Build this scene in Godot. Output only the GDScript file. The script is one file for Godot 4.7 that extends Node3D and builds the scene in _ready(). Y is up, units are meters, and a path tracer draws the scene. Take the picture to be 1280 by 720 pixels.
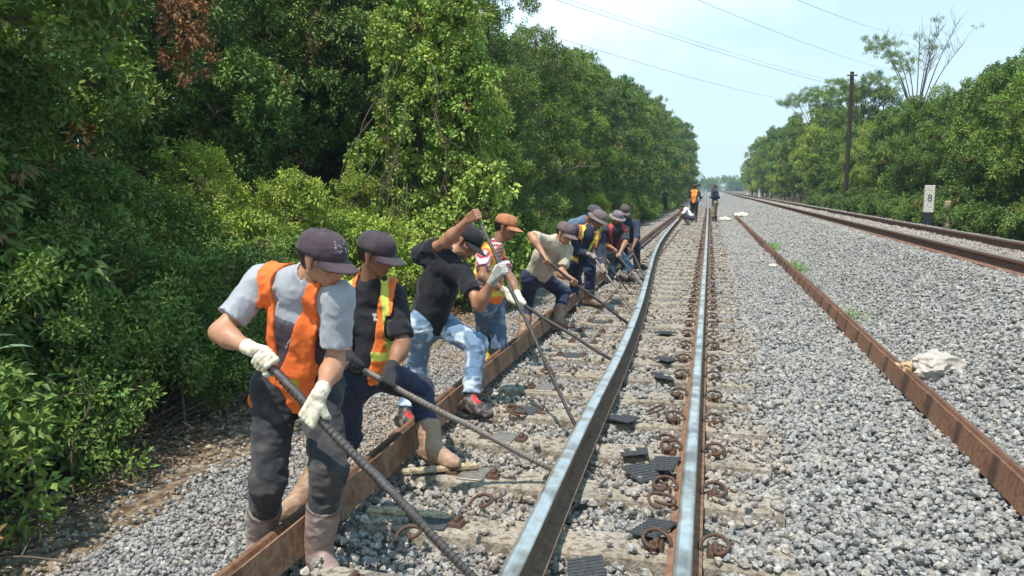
extends Node3D
# A gang of workers barring a new rail sideways on a metre-gauge track; forest on both sides.
# Units are metres, y is up, the track runs along -z, the fixed rail lies near x = 0.

const PITCH := 0.62            # sleeper spacing
var names := {}
var rng := RandomNumberGenerator.new()
var nz := FastNoiseLite.new()
var fold := FastNoiseLite.new()
var M := {}

func _ready() -> void:
	rng.seed = 77
	# ---- camera, sky, sun, exposure
	var cam := Camera3D.new()
	cam.name = "camera"
	cam.fov = 41.31
	cam.near = 0.05
	cam.far = 1500.0
	cam.position = Vector3(0, 1.55, 0)
	cam.rotation_degrees = Vector3(-7.398, 14.441, 0)
	add_child(cam)
	cam.current = true
	var env := Environment.new()
	var sky_mat := ProceduralSkyMaterial.new()
	sky_mat.sky_top_color = Color(0.60, 0.80, 0.92)
	sky_mat.sky_horizon_color = Color(0.86, 0.935, 0.965)
	sky_mat.sky_curve = 0.22
	sky_mat.ground_bottom_color = Color(0.28, 0.29, 0.25)
	sky_mat.ground_horizon_color = Color(0.50, 0.55, 0.52)
	sky_mat.sky_cover = cloud_cover()
	sky_mat.sky_cover_modulate = Color(1, 1, 1, 0.4)
	sky_mat.sun_angle_max = 1.0
	var sky := Sky.new()
	sky.sky_material = sky_mat
	env.background_mode = Environment.BG_SKY
	env.sky = sky
	env.background_energy_multiplier = 1.0
	env.tonemap_mode = Environment.TONE_MAPPER_LINEAR
	env.tonemap_exposure = 1.32
	env.sdfgi_enabled = true
	env.ssao_enabled = true
	env.ssil_enabled = true
	env.fog_enabled = true
	env.fog_density = 0.0006
	env.fog_light_color = Color(0.80, 0.90, 0.97)
	var we := WorldEnvironment.new()
	we.name = "environment"
	we.environment = env
	add_child(we)
	var sun := DirectionalLight3D.new()
	sun.name = "sun"
	sun.light_energy = 1.5
	sun.light_color = Color(1.0, 0.975, 0.93)
	sun.light_angular_distance = 0.6
	sun.shadow_enabled = true
	add_child(sun)
	sun.look_at_from_position(Vector3(-15, 87, 34), Vector3.ZERO, Vector3(0, 0, -1))
	nz.seed = 5; nz.frequency = 1.0; nz.fractal_octaves = 3
	fold.seed = 9; fold.frequency = 1.0; fold.noise_type = FastNoiseLite.TYPE_SIMPLEX; fold.fractal_type = FastNoiseLite.FRACTAL_RIDGED; fold.fractal_octaves = 3; fold.fractal_gain = 0.42
	make_materials()
	build_ground()
	build_rails()
	build_sleepers()
	build_ballast()
	build_forest()
	build_people()
	build_props()

# ------------------------------------------------------------------ helpers
func V(x: float, y: float, z: float) -> Vector3:
	return Vector3(x, y, z)

func numbered(called: String) -> String:
	var k: int = names.get(called, -1) + 1
	names[called] = k
	return called if k == 0 else "%s_%03d" % [called, k]

func tag(o: Node3D, label: String, category: String, group := "", kind := "") -> Node3D:
	if label: o.set_meta("label", label)
	if category: o.set_meta("category", category)
	if group: o.set_meta("group", group)
	if kind: o.set_meta("kind", kind)
	return o

func thing(called: String, label: String, category: String, at: Vector3, group := "") -> Node3D:
	var o := Node3D.new()
	o.name = numbered(called)
	o.position = at
	add_child(o)
	tag(o, label, category, group)
	return o

func put(called: String, mesh: Mesh, mat: Material, parent: Node3D, at := Vector3.ZERO) -> MeshInstance3D:
	var o := MeshInstance3D.new()
	o.name = numbered(called) if parent == self else called
	o.mesh = mesh
	if mat: o.material_override = mat
	o.position = at
	parent.add_child(o, true)
	return o

func ordinal(n: int) -> String:
	var s := "th"
	if n % 100 < 11 or n % 100 > 13:
		s = ["th", "st", "nd", "rd", "th", "th", "th", "th", "th", "th"][n % 10]
	return str(n) + s

func smooth_path(pts: Array, per: int) -> PackedVector3Array:
	var out := PackedVector3Array()
	var n := pts.size()
	for i in n - 1:
		var p0: Vector3 = pts[maxi(i - 1, 0)]
		var p1: Vector3 = pts[i]
		var p2: Vector3 = pts[i + 1]
		var p3: Vector3 = pts[mini(i + 2, n - 1)]
		for k in per:
			var t := float(k) / per
			out.append(p1.cubic_interpolate(p2, p0, p3, t))
	out.append(pts[n - 1])
	return out

# a tube along a path; radii at both ends, optional wobble
func tube(st: SurfaceTool, path: PackedVector3Array, r0: float, r1: float, sides := 7, rough := 0.0, col := Color.WHITE) -> void:
	var n := path.size()
	var rings: Array[PackedVector3Array] = []
	var ref := Vector3(0.31, 0.2, 0.93)
	var dir0 := (path[1] - path[0]).normalized()
	if absf(ref.dot(dir0)) > 0.9: ref = Vector3(0.9, 0.1, -0.2)
	for i in n:
		var d := (path[mini(i + 1, n - 1)] - path[maxi(i - 1, 0)]).normalized()
		var a := d.cross(ref).normalized()
		ref = a.cross(d).normalized()
		var r := lerpf(r0, r1, float(i) / (n - 1))
		var ring := PackedVector3Array()
		for s in sides:
			var th := TAU * s / sides
			var rr := r * (1.0 + (rough * nz.get_noise_3d(path[i].x * 9 + s * 3.1, path[i].y * 9, path[i].z * 9) if rough > 0 else 0.0))
			ring.append(path[i] + (a * cos(th) + ref * sin(th)) * rr)
		rings.append(ring)
	st.set_smooth_group(0)
	st.set_color(col)
	for i in n - 1:
		for s in sides:
			var t := (s + 1) % sides
			quad(st, rings[i][s], rings[i][t], rings[i + 1][t], rings[i + 1][s])
	st.set_smooth_group(-1)
	for s in range(1, sides - 1):
		tri(st, rings[0][0], rings[0][s + 1], rings[0][s])
		tri(st, rings[n - 1][0], rings[n - 1][s], rings[n - 1][s + 1])

func tri(st: SurfaceTool, a: Vector3, b: Vector3, c: Vector3) -> void:
	st.add_vertex(a); st.add_vertex(b); st.add_vertex(c)

func quad(st: SurfaceTool, a: Vector3, b: Vector3, c: Vector3, d: Vector3) -> void:
	tri(st, a, b, c); tri(st, a, c, d)

func begin() -> SurfaceTool:
	var st := SurfaceTool.new()
	st.begin(Mesh.PRIMITIVE_TRIANGLES)
	st.set_color(Color.WHITE)
	return st

func done(st: SurfaceTool) -> ArrayMesh:
	st.generate_normals()
	return st.commit()

# box with chamfered edges, optionally tapered at the top; jitter roughens the corners
func block(st: SurfaceTool, c: Vector3, size: Vector3, ch: float, top := 1.0, bas := Basis.IDENTITY, jit := 0.0) -> void:
	var h := size / 2
	st.set_smooth_group(-1)
	var f := func(sx: float, sy: float, sz: float, ax: int) -> Vector3:
		var q := Vector3(sx * h.x, sy * h.y, sz * h.z)
		for k in 3:
			if k != ax: q[k] -= signf(q[k]) * ch
		if sy > 0:
			q.x *= top; q.z *= lerpf(1.0, top, 0.3)
		if jit > 0: q += Vector3(nz.get_noise_3d(sx * 5 + c.z * 3, sy * 4, sz * 3 + ax), nz.get_noise_3d(sx * 2, sy * 7 + c.z * 3, sz * 3 + ax), 0) * jit
		return c + bas * q
	for ax in 3:
		for s: float in [-1.0, 1.0]:
			var u := (ax + 1) % 3
			var v := (ax + 2) % 3
			var ps := []
			for q in [[-1.0, -1.0], [1.0, -1.0], [1.0, 1.0], [-1.0, 1.0]]:
				var e := [0.0, 0.0, 0.0]
				e[ax] = s; e[u] = q[0]; e[v] = q[1]
				ps.append(f.call(e[0], e[1], e[2], ax))
			if s > 0: quad(st, ps[0], ps[3], ps[2], ps[1])
			else: quad(st, ps[0], ps[1], ps[2], ps[3])
	for ax in 3:                                         # edge chamfers along axis ax
		var u := (ax + 1) % 3
		var v := (ax + 2) % 3
		for q in [[1.0, 1.0], [-1.0, 1.0], [-1.0, -1.0], [1.0, -1.0]]:
			var e0 := [0.0, 0.0, 0.0]
			var e1 := [0.0, 0.0, 0.0]
			e0[ax] = -1.0; e1[ax] = 1.0
			e0[u] = q[0]; e1[u] = q[0]; e0[v] = q[1]; e1[v] = q[1]
			var a: Vector3 = f.call(e0[0], e0[1], e0[2], u)
			var b: Vector3 = f.call(e1[0], e1[1], e1[2], u)
			var cc: Vector3 = f.call(e1[0], e1[1], e1[2], v)
			var d: Vector3 = f.call(e0[0], e0[1], e0[2], v)
			if q[0] * q[1] > 0: quad(st, a, d, cc, b)
			else: quad(st, a, b, cc, d)
	for sx: float in [-1.0, 1.0]:
		for sy: float in [-1.0, 1.0]:
			for sz: float in [-1.0, 1.0]:
				var a: Vector3 = f.call(sx, sy, sz, 0)
				var b: Vector3 = f.call(sx, sy, sz, 1)
				var cc: Vector3 = f.call(sx, sy, sz, 2)
				if sx * sy * sz > 0: tri(st, a, cc, b)
				else: tri(st, a, b, cc)

# ------------------------------------------------------------------ textures and materials
func cloud_cover() -> ImageTexture:
	var n := FastNoiseLite.new()
	n.seed = 31; n.frequency = 0.006; n.fractal_octaves = 5; n.domain_warp_enabled = true; n.domain_warp_amplitude = 40.0
	var w := 512
	var h := 256
	var im := Image.create(w, h, false, Image.FORMAT_RGBAF)
	for y in h:
		var el := PI * (0.5 - float(y) / h)
		for x in w:
			var az := TAU * x / w
			var p := Vector3(cos(el) * sin(az), sin(el) * 2.6, cos(el) * cos(az)) * 150.0
			var c := smoothstep(-0.15, 0.55, n.get_noise_3dv(p))
			im.set_pixel(x, y, Color(0.86 * c, 0.91 * c, 0.94 * c, c))
	return ImageTexture.create_from_image(im)

func noise_tex(fr: float, oct: int, cols: Array, stops: Array, size := 512, kind := FastNoiseLite.TYPE_SIMPLEX_SMOOTH, sd := 1) -> ImageTexture:
	var n := FastNoiseLite.new()
	n.noise_type = kind; n.frequency = fr; n.fractal_octaves = oct; n.seed = sd
	if kind == FastNoiseLite.TYPE_CELLULAR:
		n.cellular_return_type = FastNoiseLite.RETURN_CELL_VALUE
		n.fractal_type = FastNoiseLite.FRACTAL_NONE
	var im := n.get_seamless_image(size, size)
	im.convert(Image.FORMAT_RGB8)
	var g := Gradient.new()
	g.offsets = PackedFloat32Array(stops)
	var pc := PackedColorArray()
	for c in cols: pc.append(c)
	g.colors = pc
	for y in size:
		for x in size:
			im.set_pixel(x, y, g.sample(im.get_pixel(x, y).r))
	im.generate_mipmaps()
	return ImageTexture.create_from_image(im)

func bump_tex(fr: float, oct: int, strength: float, size := 512, kind := FastNoiseLite.TYPE_SIMPLEX_SMOOTH, sd := 3) -> ImageTexture:
	var n := FastNoiseLite.new()
	n.noise_type = kind; n.frequency = fr; n.fractal_octaves = oct; n.seed = sd
	if kind == FastNoiseLite.TYPE_CELLULAR: n.cellular_return_type = FastNoiseLite.RETURN_DISTANCE2_SUB
	var im := n.get_seamless_image(size, size)
	im.convert(Image.FORMAT_RGB8)
	im.bump_map_to_normal_map(strength)
	im.generate_mipmaps()
	return ImageTexture.create_from_image(im)

func mat(key: String, col: Color, rough: float, metal := 0.0, tex: Texture2D = null, norm: Texture2D = null, scale := 1.0, nscale := 1.0, vcol := false) -> StandardMaterial3D:
	var m := StandardMaterial3D.new()
	m.resource_name = key
	m.albedo_color = col.linear_to_srgb()
	m.roughness = rough
	m.metallic = metal
	if tex: m.albedo_texture = tex
	if norm:
		m.normal_enabled = true
		m.normal_texture = norm
		m.normal_scale = nscale
	if tex or norm:
		m.uv1_triplanar = true
		m.uv1_world_triplanar = true
		m.uv1_scale = Vector3.ONE * scale
	m.vertex_color_use_as_albedo = vcol
	M[key] = m
	return m

func g3(a: float) -> Color:
	return Color(a, a, a)

func make_materials() -> void:
	var rustmap := noise_tex(0.012, 5, [Color(0.80, 0.72, 0.68), Color(0.95, 0.92, 0.89), Color(1, 1, 1), Color(0.86, 0.79, 0.74)], [0.2, 0.42, 0.6, 0.8])
	var fine := bump_tex(0.05, 4, 3.0)
	var soilmap := noise_tex(0.02, 6, [Color(0.5, 0.42, 0.34), Color(0.8, 0.72, 0.62), Color(1, 0.95, 0.86)], [0.25, 0.5, 0.8])
	var mottle := noise_tex(0.015, 6, [Color(0.66, 0.62, 0.58), Color(0.92, 0.9, 0.87), Color(1, 1, 1), Color(0.84, 0.78, 0.7)], [0.22, 0.45, 0.6, 0.82], 512, FastNoiseLite.TYPE_SIMPLEX_SMOOTH, 8)
	var gravel := noise_tex(0.05, 1, [Color(0.42, 0.42, 0.43), Color(0.64, 0.64, 0.65), Color(0.75, 0.73, 0.70), Color(0.92, 0.92, 0.92)], [0.0, 0.4, 0.7, 1.0], 1024, FastNoiseLite.TYPE_CELLULAR, 4)
	var gravel_n := bump_tex(0.05, 1, 10.0, 1024, FastNoiseLite.TYPE_CELLULAR, 4)
	var weave := bump_tex(0.22, 2, 2.0, 256)
	mat("soil", Color(0.25, 0.213, 0.17), 0.95, 0.0, soilmap, fine, 0.7)
	mat("gravel", Color(0.54, 0.535, 0.53), 0.95, 0.0, gravel, gravel_n, 0.95, 1.5)
	mat("stone", g3(1.0), 0.92, 0.0, mottle, fine, 5.0, 0.7, true)
	mat("rust_rail", Color(0.27, 0.155, 0.095), 0.85, 0.05, rustmap, fine, 1.6, 0.6, true)
	mat("dark_rail", Color(0.12, 0.075, 0.052), 0.8, 0.1, rustmap, fine, 1.6, 0.6, true)
	mat("new_rail", Color(0.19, 0.125, 0.085), 0.92, 0.0, rustmap, fine, 1.6, 0.6, true)
	mat("far_rail", Color(0.21, 0.13, 0.10), 0.92, 0.0, rustmap, fine, 1.6, 0.6, true)
	mat("polished", Color(0.80, 0.79, 0.78), 0.36, 0.85, mottle, fine, 0.35, 0.05)
	mat("dull_steel", Color(0.34, 0.31, 0.28), 0.55, 0.7, rustmap, fine, 3.0, 0.3)
	mat("clip", Color(0.105, 0.062, 0.042), 0.85, 0.1, rustmap, fine, 6.0, 0.8)
	mat("concrete", Color(0.37, 0.335, 0.29), 0.95, 0.0, mottle, fine, 2.2, 0.9, true)
	mat("rubber", Color(0.055, 0.062, 0.072), 0.75, 0.0, mottle, fine, 5.0, 0.4)
	mat("wood", Color(0.48, 0.40, 0.27), 0.9, 0.0, mottle, fine, 3.0, 0.7)
	mat("bark", Color(0.13, 0.105, 0.08), 0.95, 0.0, mottle, fine, 2.0, 1.2, true)
	mat("bar", Color(0.17, 0.155, 0.15), 0.5, 0.75, rustmap, fine, 6.0, 0.6)
	mat("pale_bar", Color(0.36, 0.32, 0.28), 0.6, 0.5, rustmap, fine, 6.0, 0.6)
	mat("skin", g3(1.0), 0.52, 0.0, null, bump_tex(0.09, 3, 1.2, 256), 16.0, 0.25, true).subsurf_scatter_enabled = true
	(M.skin as StandardMaterial3D).subsurf_scatter_strength = 0.08
	var cl := mat("cloth", g3(1.0), 0.92, 0.0, null, weave, 14.0, 0.35, true)
	cl.rim_enabled = true; cl.rim = 0.15
	mat("vest", g3(1.0), 0.75, 0.0, null, weave, 14.0, 0.3, true)
	mat("glove", g3(1.0), 0.95, 0.0, null, weave, 40.0, 0.8, true)
	mat("boot", g3(1.0), 0.6, 0.0, null, fine, 9.0, 0.25, true)
	mat("hair", Color(0.012, 0.01, 0.009), 0.6)
	mat("eye", Color(0.02, 0.015, 0.012), 0.2)
	mat("white_paint", Color(0.80, 0.80, 0.78), 0.7, 0.0, mottle, null, 2.0)
	mat("black_paint", Color(0.02, 0.022, 0.028), 0.7)
	mat("plastic", Color(0.72, 0.64, 0.57), 0.4)
	mat("cable", Color(0.55, 0.60, 0.64), 0.7)
	var lf := mat("leaf", g3(1.0), 0.66, 0.0, null, null, 1.0, 1.0, true)
	lf.backlight_enabled = true
	lf.backlight = Color(0.50, 0.55, 0.18)
	lf.cull_mode = BaseMaterial3D.CULL_DISABLED
	mat("dry_leaf", g3(1.0), 0.9, 0.0, null, null, 1.0, 1.0, true).cull_mode = BaseMaterial3D.CULL_DISABLED

# ------------------------------------------------------------------ ground
const GX := [-400.0, -30.0, -6.0, -3.7, -3.2, -2.4, -1.9, -1.55, 0.35, 0.7, 1.4, 1.75, 3.0, 5.1, 5.8, 6.6, 8.0, 30.0, 400.0]
const GY := [-0.2, -0.3, -0.42, -0.48, -0.45, -0.33, -0.17, -0.055, -0.055, -0.03, -0.01, 0.03, 0.57, 0.63, 0.5, 0.34, 0.3, 0.3, 0.3]

func gh(x: float, z: float) -> float:
	var i := 0
	while i < GX.size() - 2 and x > GX[i + 1]: i += 1
	var t: float = clampf((x - GX[i]) / (GX[i + 1] - GX[i]), 0, 1)
	return lerpf(GY[i], GY[i + 1], t) + nz.get_noise_2d(x * 0.9, z * 0.9) * 0.022 * (1.0 if x < -1.6 or x > 0.5 else 0.35)

func sheet(xs: Array, zs: Array, drop: Callable) -> ArrayMesh:
	var st := begin()
	st.set_smooth_group(0)
	for i in xs.size() - 1:
		for j in zs.size() - 1:
			var p := []
			for q in [[i, j], [i + 1, j], [i + 1, j + 1], [i, j + 1]]:
				var x: float = xs[q[0]]
				var z: float = zs[q[1]]
				p.append(Vector3(x, gh(x, z) + drop.call(x, z), z))
			quad(st, p[0], p[3], p[2], p[1])
	return done(st)

func build_ground() -> void:
	var xs := [-500.0, -200.0, -80.0, -30.0, -16.0, -10.0, -7.0, -5.5, -4.6, -4.0, -3.7, -3.4, -3.1, -2.7, -2.4, -1.9, -1.5, -0.5, 0.5, 1.75, 2.4, 3.0, 5.1, 5.8, 6.6, 7.3, 8.0, 10.0, 14.0, 30.0, 90.0, 250.0, 500.0]
	var zs := [40.0, 20.0, 8.0]
	var z := 3.0
	while z > -40.0:
		zs.append(z); z -= 0.7
	for q in [-42.0, -50.0, -60.0, -75.0, -100.0, -140.0, -200.0, -300.0, -450.0, -800.0]: zs.append(q)
	var dropg := func(x: float, _z: float) -> float: return -0.07 if x > -3.25 and x < 6.5 else 0.0
	tag(put("ground", sheet(xs, zs, dropg), M.soil, self), "brown forest soil beneath the trees on both sides of the line", "ground", "", "structure")
	var bx := [-3.75]
	var x := -3.5
	while x < 6.9:
		bx.append(x); x += 0.2
	bx.append(7.1)
	var bz := []
	z = 4.0
	while z > -26.0:
		bz.append(z); z -= 0.3
	for q in [-30.0, -36.0, -45.0, -60.0, -80.0, -110.0, -150.0, -220.0, -320.0, -500.0]: bz.append(q)
	var dropb := func(xx: float, zz: float) -> float:
		var e := minf(xx + 3.55 + 0.3 * nz.get_noise_2d(zz * 0.7, 3.0), 6.9 - xx)
		return clampf(e * 0.3, -0.09, 0.0) - 0.02
	var bed := put("ballast", sheet(bx, bz, dropb), M.gravel, self)
	tag(bed, "grey crushed stone ballast under and beside the tracks", "ballast", "", "structure")

# ------------------------------------------------------------------ rails
func rail_profile(s: float) -> PackedVector2Array:
	var h := [[0.070, 0.0], [0.072, 0.004], [0.071, 0.011], [0.034, 0.022], [0.014, 0.034], [0.0085, 0.055], [0.0085, 0.100], [0.013, 0.116], [0.033, 0.123], [0.036, 0.128], [0.0355, 0.150], [0.031, 0.159], [0.020, 0.1635], [0.0, 0.165]]
	var out := PackedVector2Array()
	for p in h: out.append(Vector2(p[0], p[1]) * s)
	for k in range(h.size() - 2, -1, -1): out.append(Vector2(-h[k][0], h[k][1]) * s)
	return out

# frames: [origin, axis of profile x, axis of profile y] per station
func sweep(prof: PackedVector2Array, frames: Array, colour: Callable, closed := true) -> ArrayMesh:
	var st := begin()
	var n := prof.size()
	var edges := n if closed else n - 1
	for i in frames.size() - 1:
		for e in edges:
			var f := (e + 1) % n
			var q := []
			for w in [[i, e], [i, f], [i + 1, f], [i + 1, e]]:
				var fr: Array = frames[w[0]]
				var p: Vector3 = fr[0] + fr[1] * prof[w[1]].x + fr[2] * prof[w[1]].y
				q.append([p, colour.call(prof[w[1]], fr[0])])
			st.set_smooth_group(e)
			for t in [[0, 1, 2], [0, 2, 3]]:
				for k in t:
					st.set_color(q[k][1]); st.add_vertex(q[k][0])
	if closed:
		st.set_smooth_group(-1)
		var tr := Geometry2D.triangulate_polygon(prof)
		for end: int in [0, frames.size() - 1]:
			var fr: Array = frames[end]
			for k in range(0, tr.size(), 3):
				var t := [tr[k], tr[k + 1], tr[k + 2]]
				if end > 0: t.reverse()
				for w in t:
					st.set_color(colour.call(prof[w], fr[0])); st.add_vertex(fr[0] + fr[1] * prof[w].x + fr[2] * prof[w].y)
	return done(st)

func frames_along(path: PackedVector3Array, roll: Callable) -> Array:
	var out := []
	var n := path.size()
	for i in n:
		var d := (path[mini(i + 1, n - 1)] - path[maxi(i - 1, 0)]).normalized()
		var right := d.cross(Vector3.UP).normalized()
		var up := right.cross(d).normalized()
		var a: float = roll.call(path[i].z)
		out.append([path[i], right * cos(a) + up * sin(a), up * cos(a) - right * sin(a)])
	return out

func build_rails() -> void:
	var tone := func(p: Vector2, o: Vector3) -> Color:
		var v := 0.9 + 0.25 * nz.get_noise_3d(o.z * 0.8, p.y * 6.0, p.x * 9.0 + o.x)
		return Color(v, v * 0.98, v * 0.95)
	var upright := func(_z: float) -> float: return 0.0
	var top := PackedVector2Array([Vector2(0.0325, 0.158), Vector2(0.028, 0.1625), Vector2(0.018, 0.1668), Vector2(0.0, 0.1675), Vector2(-0.018, 0.1668), Vector2(-0.028, 0.1625), Vector2(-0.0325, 0.158)])
	# the fixed rail
	var path := PackedVector3Array()
	for z: float in [1.5, -1.0, -3.0, -6.0, -10.0, -16.0, -24.0, -40.0, -70.0, -120.0, -220.0, -400.0]: path.append(V(-0.055 - maxf(0.0, -z - 20.0) * 0.0016, 0.012, z))
	var r := thing("rail", "straight rusty running rail with narrow polished top, clipped to the sleepers on both sides", "rail", V(0, 0, 0))
	put("rail_body", sweep(rail_profile(1.0), frames_along(path, upright), tone), M.rust_rail, r)
	put("running_surface", sweep(scaled(top, 1.0), frames_along(path, upright), tone, false), M.polished, r)
	# the new rail, barred over out of its seats and swinging back to gauge far away
	var ctrl := [V(-0.648, 0.042, 1.5), V(-0.648, 0.042, -1.0), V(-0.650, 0.042, -2.5), V(-0.668, 0.042, -3.5), V(-0.684, 0.042, -4.8), V(-0.70, 0.042, -6.6), V(-0.78, 0.042, -9.2), V(-0.93, 0.042, -12.4), V(-1.14, 0.042, -17.2), V(-1.28, 0.02, -22.5), V(-1.36, 0.015, -30.0), V(-1.40, 0.012, -40.0), V(-1.40, 0.012, -60.0), V(-1.42, 0.012, -120.0), V(-1.5, 0.012, -220.0), V(-1.7, 0.012, -400.0)]
	path = smooth_path(ctrl, 6)
	r = thing("rail", "broad shiny new rail curving away leftward, unclipped between the fixed rail and the workers", "rail", V(0, 0, 0))
	var lean := func(z: float) -> float: return -0.03 * clampf((z + 16.0) / 10.0, 0.0, 1.0)
	put("rail_body", sweep(rail_profile(1.0), frames_along(path, lean), tone), M.new_rail, r)
	var wide := PackedVector2Array()
	for p in top: wide.append(Vector2(p.x * 1.1, p.y + 0.0005))
	put("running_surface", sweep(scaled(wide, 1.0), frames_along(path, lean), tone, false), M.polished, r)
	# the two old rails lying on their sides, base plates of the foot facing the track, dark where the sleepers held them
	for side: float in [-1.0, 1.0]:
		var foot := func(p: Vector2, o: Vector3) -> Color:
			var v := 1.0 + 0.3 * nz.get_noise_3d(o.z * 1.2, p.y * 7.0, p.x * 9.0 + side * 7)
			var k := fposmod(o.z + 0.18 + 0.1 * side, PITCH) / PITCH
			if p.y < 0.006 and k > 0.32 and k < 0.52 + 0.1 * nz.get_noise_2d(o.z * 0.4, 7.7): v *= 0.42 if side > 0 else 0.5
			if p.y > 0.02: v *= 0.7
			return Color(v, v * 0.97, v * 0.93) if side < 0 else Color(v * 0.82, v * 0.72, v * 0.68)
		var pts := []
		if side < 0: pts = [V(-1.63, 0.088, 1.0), V(-1.63, 0.088, -1.0), V(-1.63, 0.085, -3.2), V(-1.67, 0.082, -5.0), V(-1.69, 0.08, -8.0), V(-1.75, 0.08, -14.0), V(-1.78, 0.08, -22.0), V(-1.79, 0.08, -31.0), V(-1.80, 0.08, -48.0), V(-1.84, 0.08, -62.0)]
		else: pts = [V(1.48, 0.085, 0.5), V(1.48, 0.085, -2.0), V(1.49, 0.085, -4.0), V(1.475, 0.085, -6.0), V(1.455, 0.085, -8.0), V(1.44, 0.085, -13.0), V(1.38, 0.085, -22.0), V(1.34, 0.085, -34.0), V(1.30, 0.085, -46.0)]
		var sp := smooth_path(pts, 4)
		path = PackedVector3Array()
		for i in sp.size() - 1:                          # short stations near the camera so that the stains have edges
			var cuts := maxi(1, int((sp[i] - sp[i + 1]).length() / (0.05 if sp[i].z > -14 else 0.3)))
			for k in cuts: path.append(sp[i].lerp(sp[i + 1], float(k) / cuts))
		path.append(sp[sp.size() - 1])
		var roll := func(_z: float) -> float: return (PI / 2 + 0.2) if side < 0 else (-PI / 2 - 0.2)
		var lbl := "old brown rail lying on its side along the sleeper ends at the workers' feet" if side < 0 else "old brown rail lying on its side on the ballast, beside the crumpled plastic bag"
		r = thing("rail", lbl, "rail", V(0, 0, 0))
		put("rail_body", sweep(rail_profile(1.0), frames_along(path, roll), foot), M.rust_rail, r)
	# the neighbouring track on its higher bed
	for k in 2:
		path = PackedVector3Array()
		for z: float in [2.0, -5.0, -12.0, -25.0, -45.0, -80.0, -140.0, -240.0, -400.0]: path.append(V([3.42, 4.57][k], 0.585, z))
		r = thing("rail", ["dark rusty rail of the neighbouring track, the nearer one of the pair", "dark rusty rail of the neighbouring track, the farther one, below the trees"][k], "rail", V(0, 0, 0))
		var red := func(p: Vector2, o: Vector3) -> Color:
			var v := 1.0 + 0.25 * nz.get_noise_3d(o.z * 0.8, p.y * 6.0, p.x * 9.0 + o.x)
			return Color(v * 1.05, v * 0.86, v * 0.82)
		put("rail_body", sweep(rail_profile(1.05), frames_along(path, upright), red), M.far_rail, r)
		put("running_surface", sweep(scaled(top, 1.05), frames_along(path, upright), red, false), M.dull_steel, r)

func scaled(p: PackedVector2Array, s: float) -> PackedVector2Array:
	var o := PackedVector2Array()
	for q in p: o.append(q * s)
	return o

# ------------------------------------------------------------------ sleepers and fastenings
func clip_mesh(flip: float) -> ArrayMesh:
	var c := [V(0.055, 0.028, -0.052), V(0.055, 0.028, 0.0), V(0.056, 0.03, 0.045), V(0.070, 0.036, 0.075), V(0.098, 0.045, 0.066), V(0.118, 0.05, 0.025), V(0.119, 0.052, -0.02), V(0.10, 0.056, -0.064), V(0.064, 0.06, -0.084), V(0.024, 0.055, -0.07), V(-0.004, 0.042, -0.035), V(-0.012, 0.034, 0.005), V(-0.008, 0.034, 0.04)]
	var pts := []
	for p in c: pts.append(V(p.x * flip, p.y, p.z))
	var st := begin()
	tube(st, smooth_path(pts, 3), 0.0105, 0.0105, 6)
	return done(st)

func shoulder_mesh() -> ArrayMesh:
	var st := begin()
	block(st, V(0, 0.012, 0), V(0.075, 0.03, 0.10), 0.006, 0.8)
	block(st, V(0.0, 0.032, 0), V(0.034, 0.034, 0.07), 0.008, 0.8)
	return done(st)

func plate_mesh(w: float, d: float, h: float, ribs: int) -> ArrayMesh:
	var st := begin()
	block(st, V(0, h / 2, 0), V(w, h, d), 0.002)
	for k in ribs:
		block(st, V(0, h + 0.0015, d * ((k + 0.5) / ribs - 0.5)), V(w * 0.96, 0.005, d / ribs * 0.5), 0.001)
	return done(st)

var sleeper_z: Array[float] = []

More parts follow.
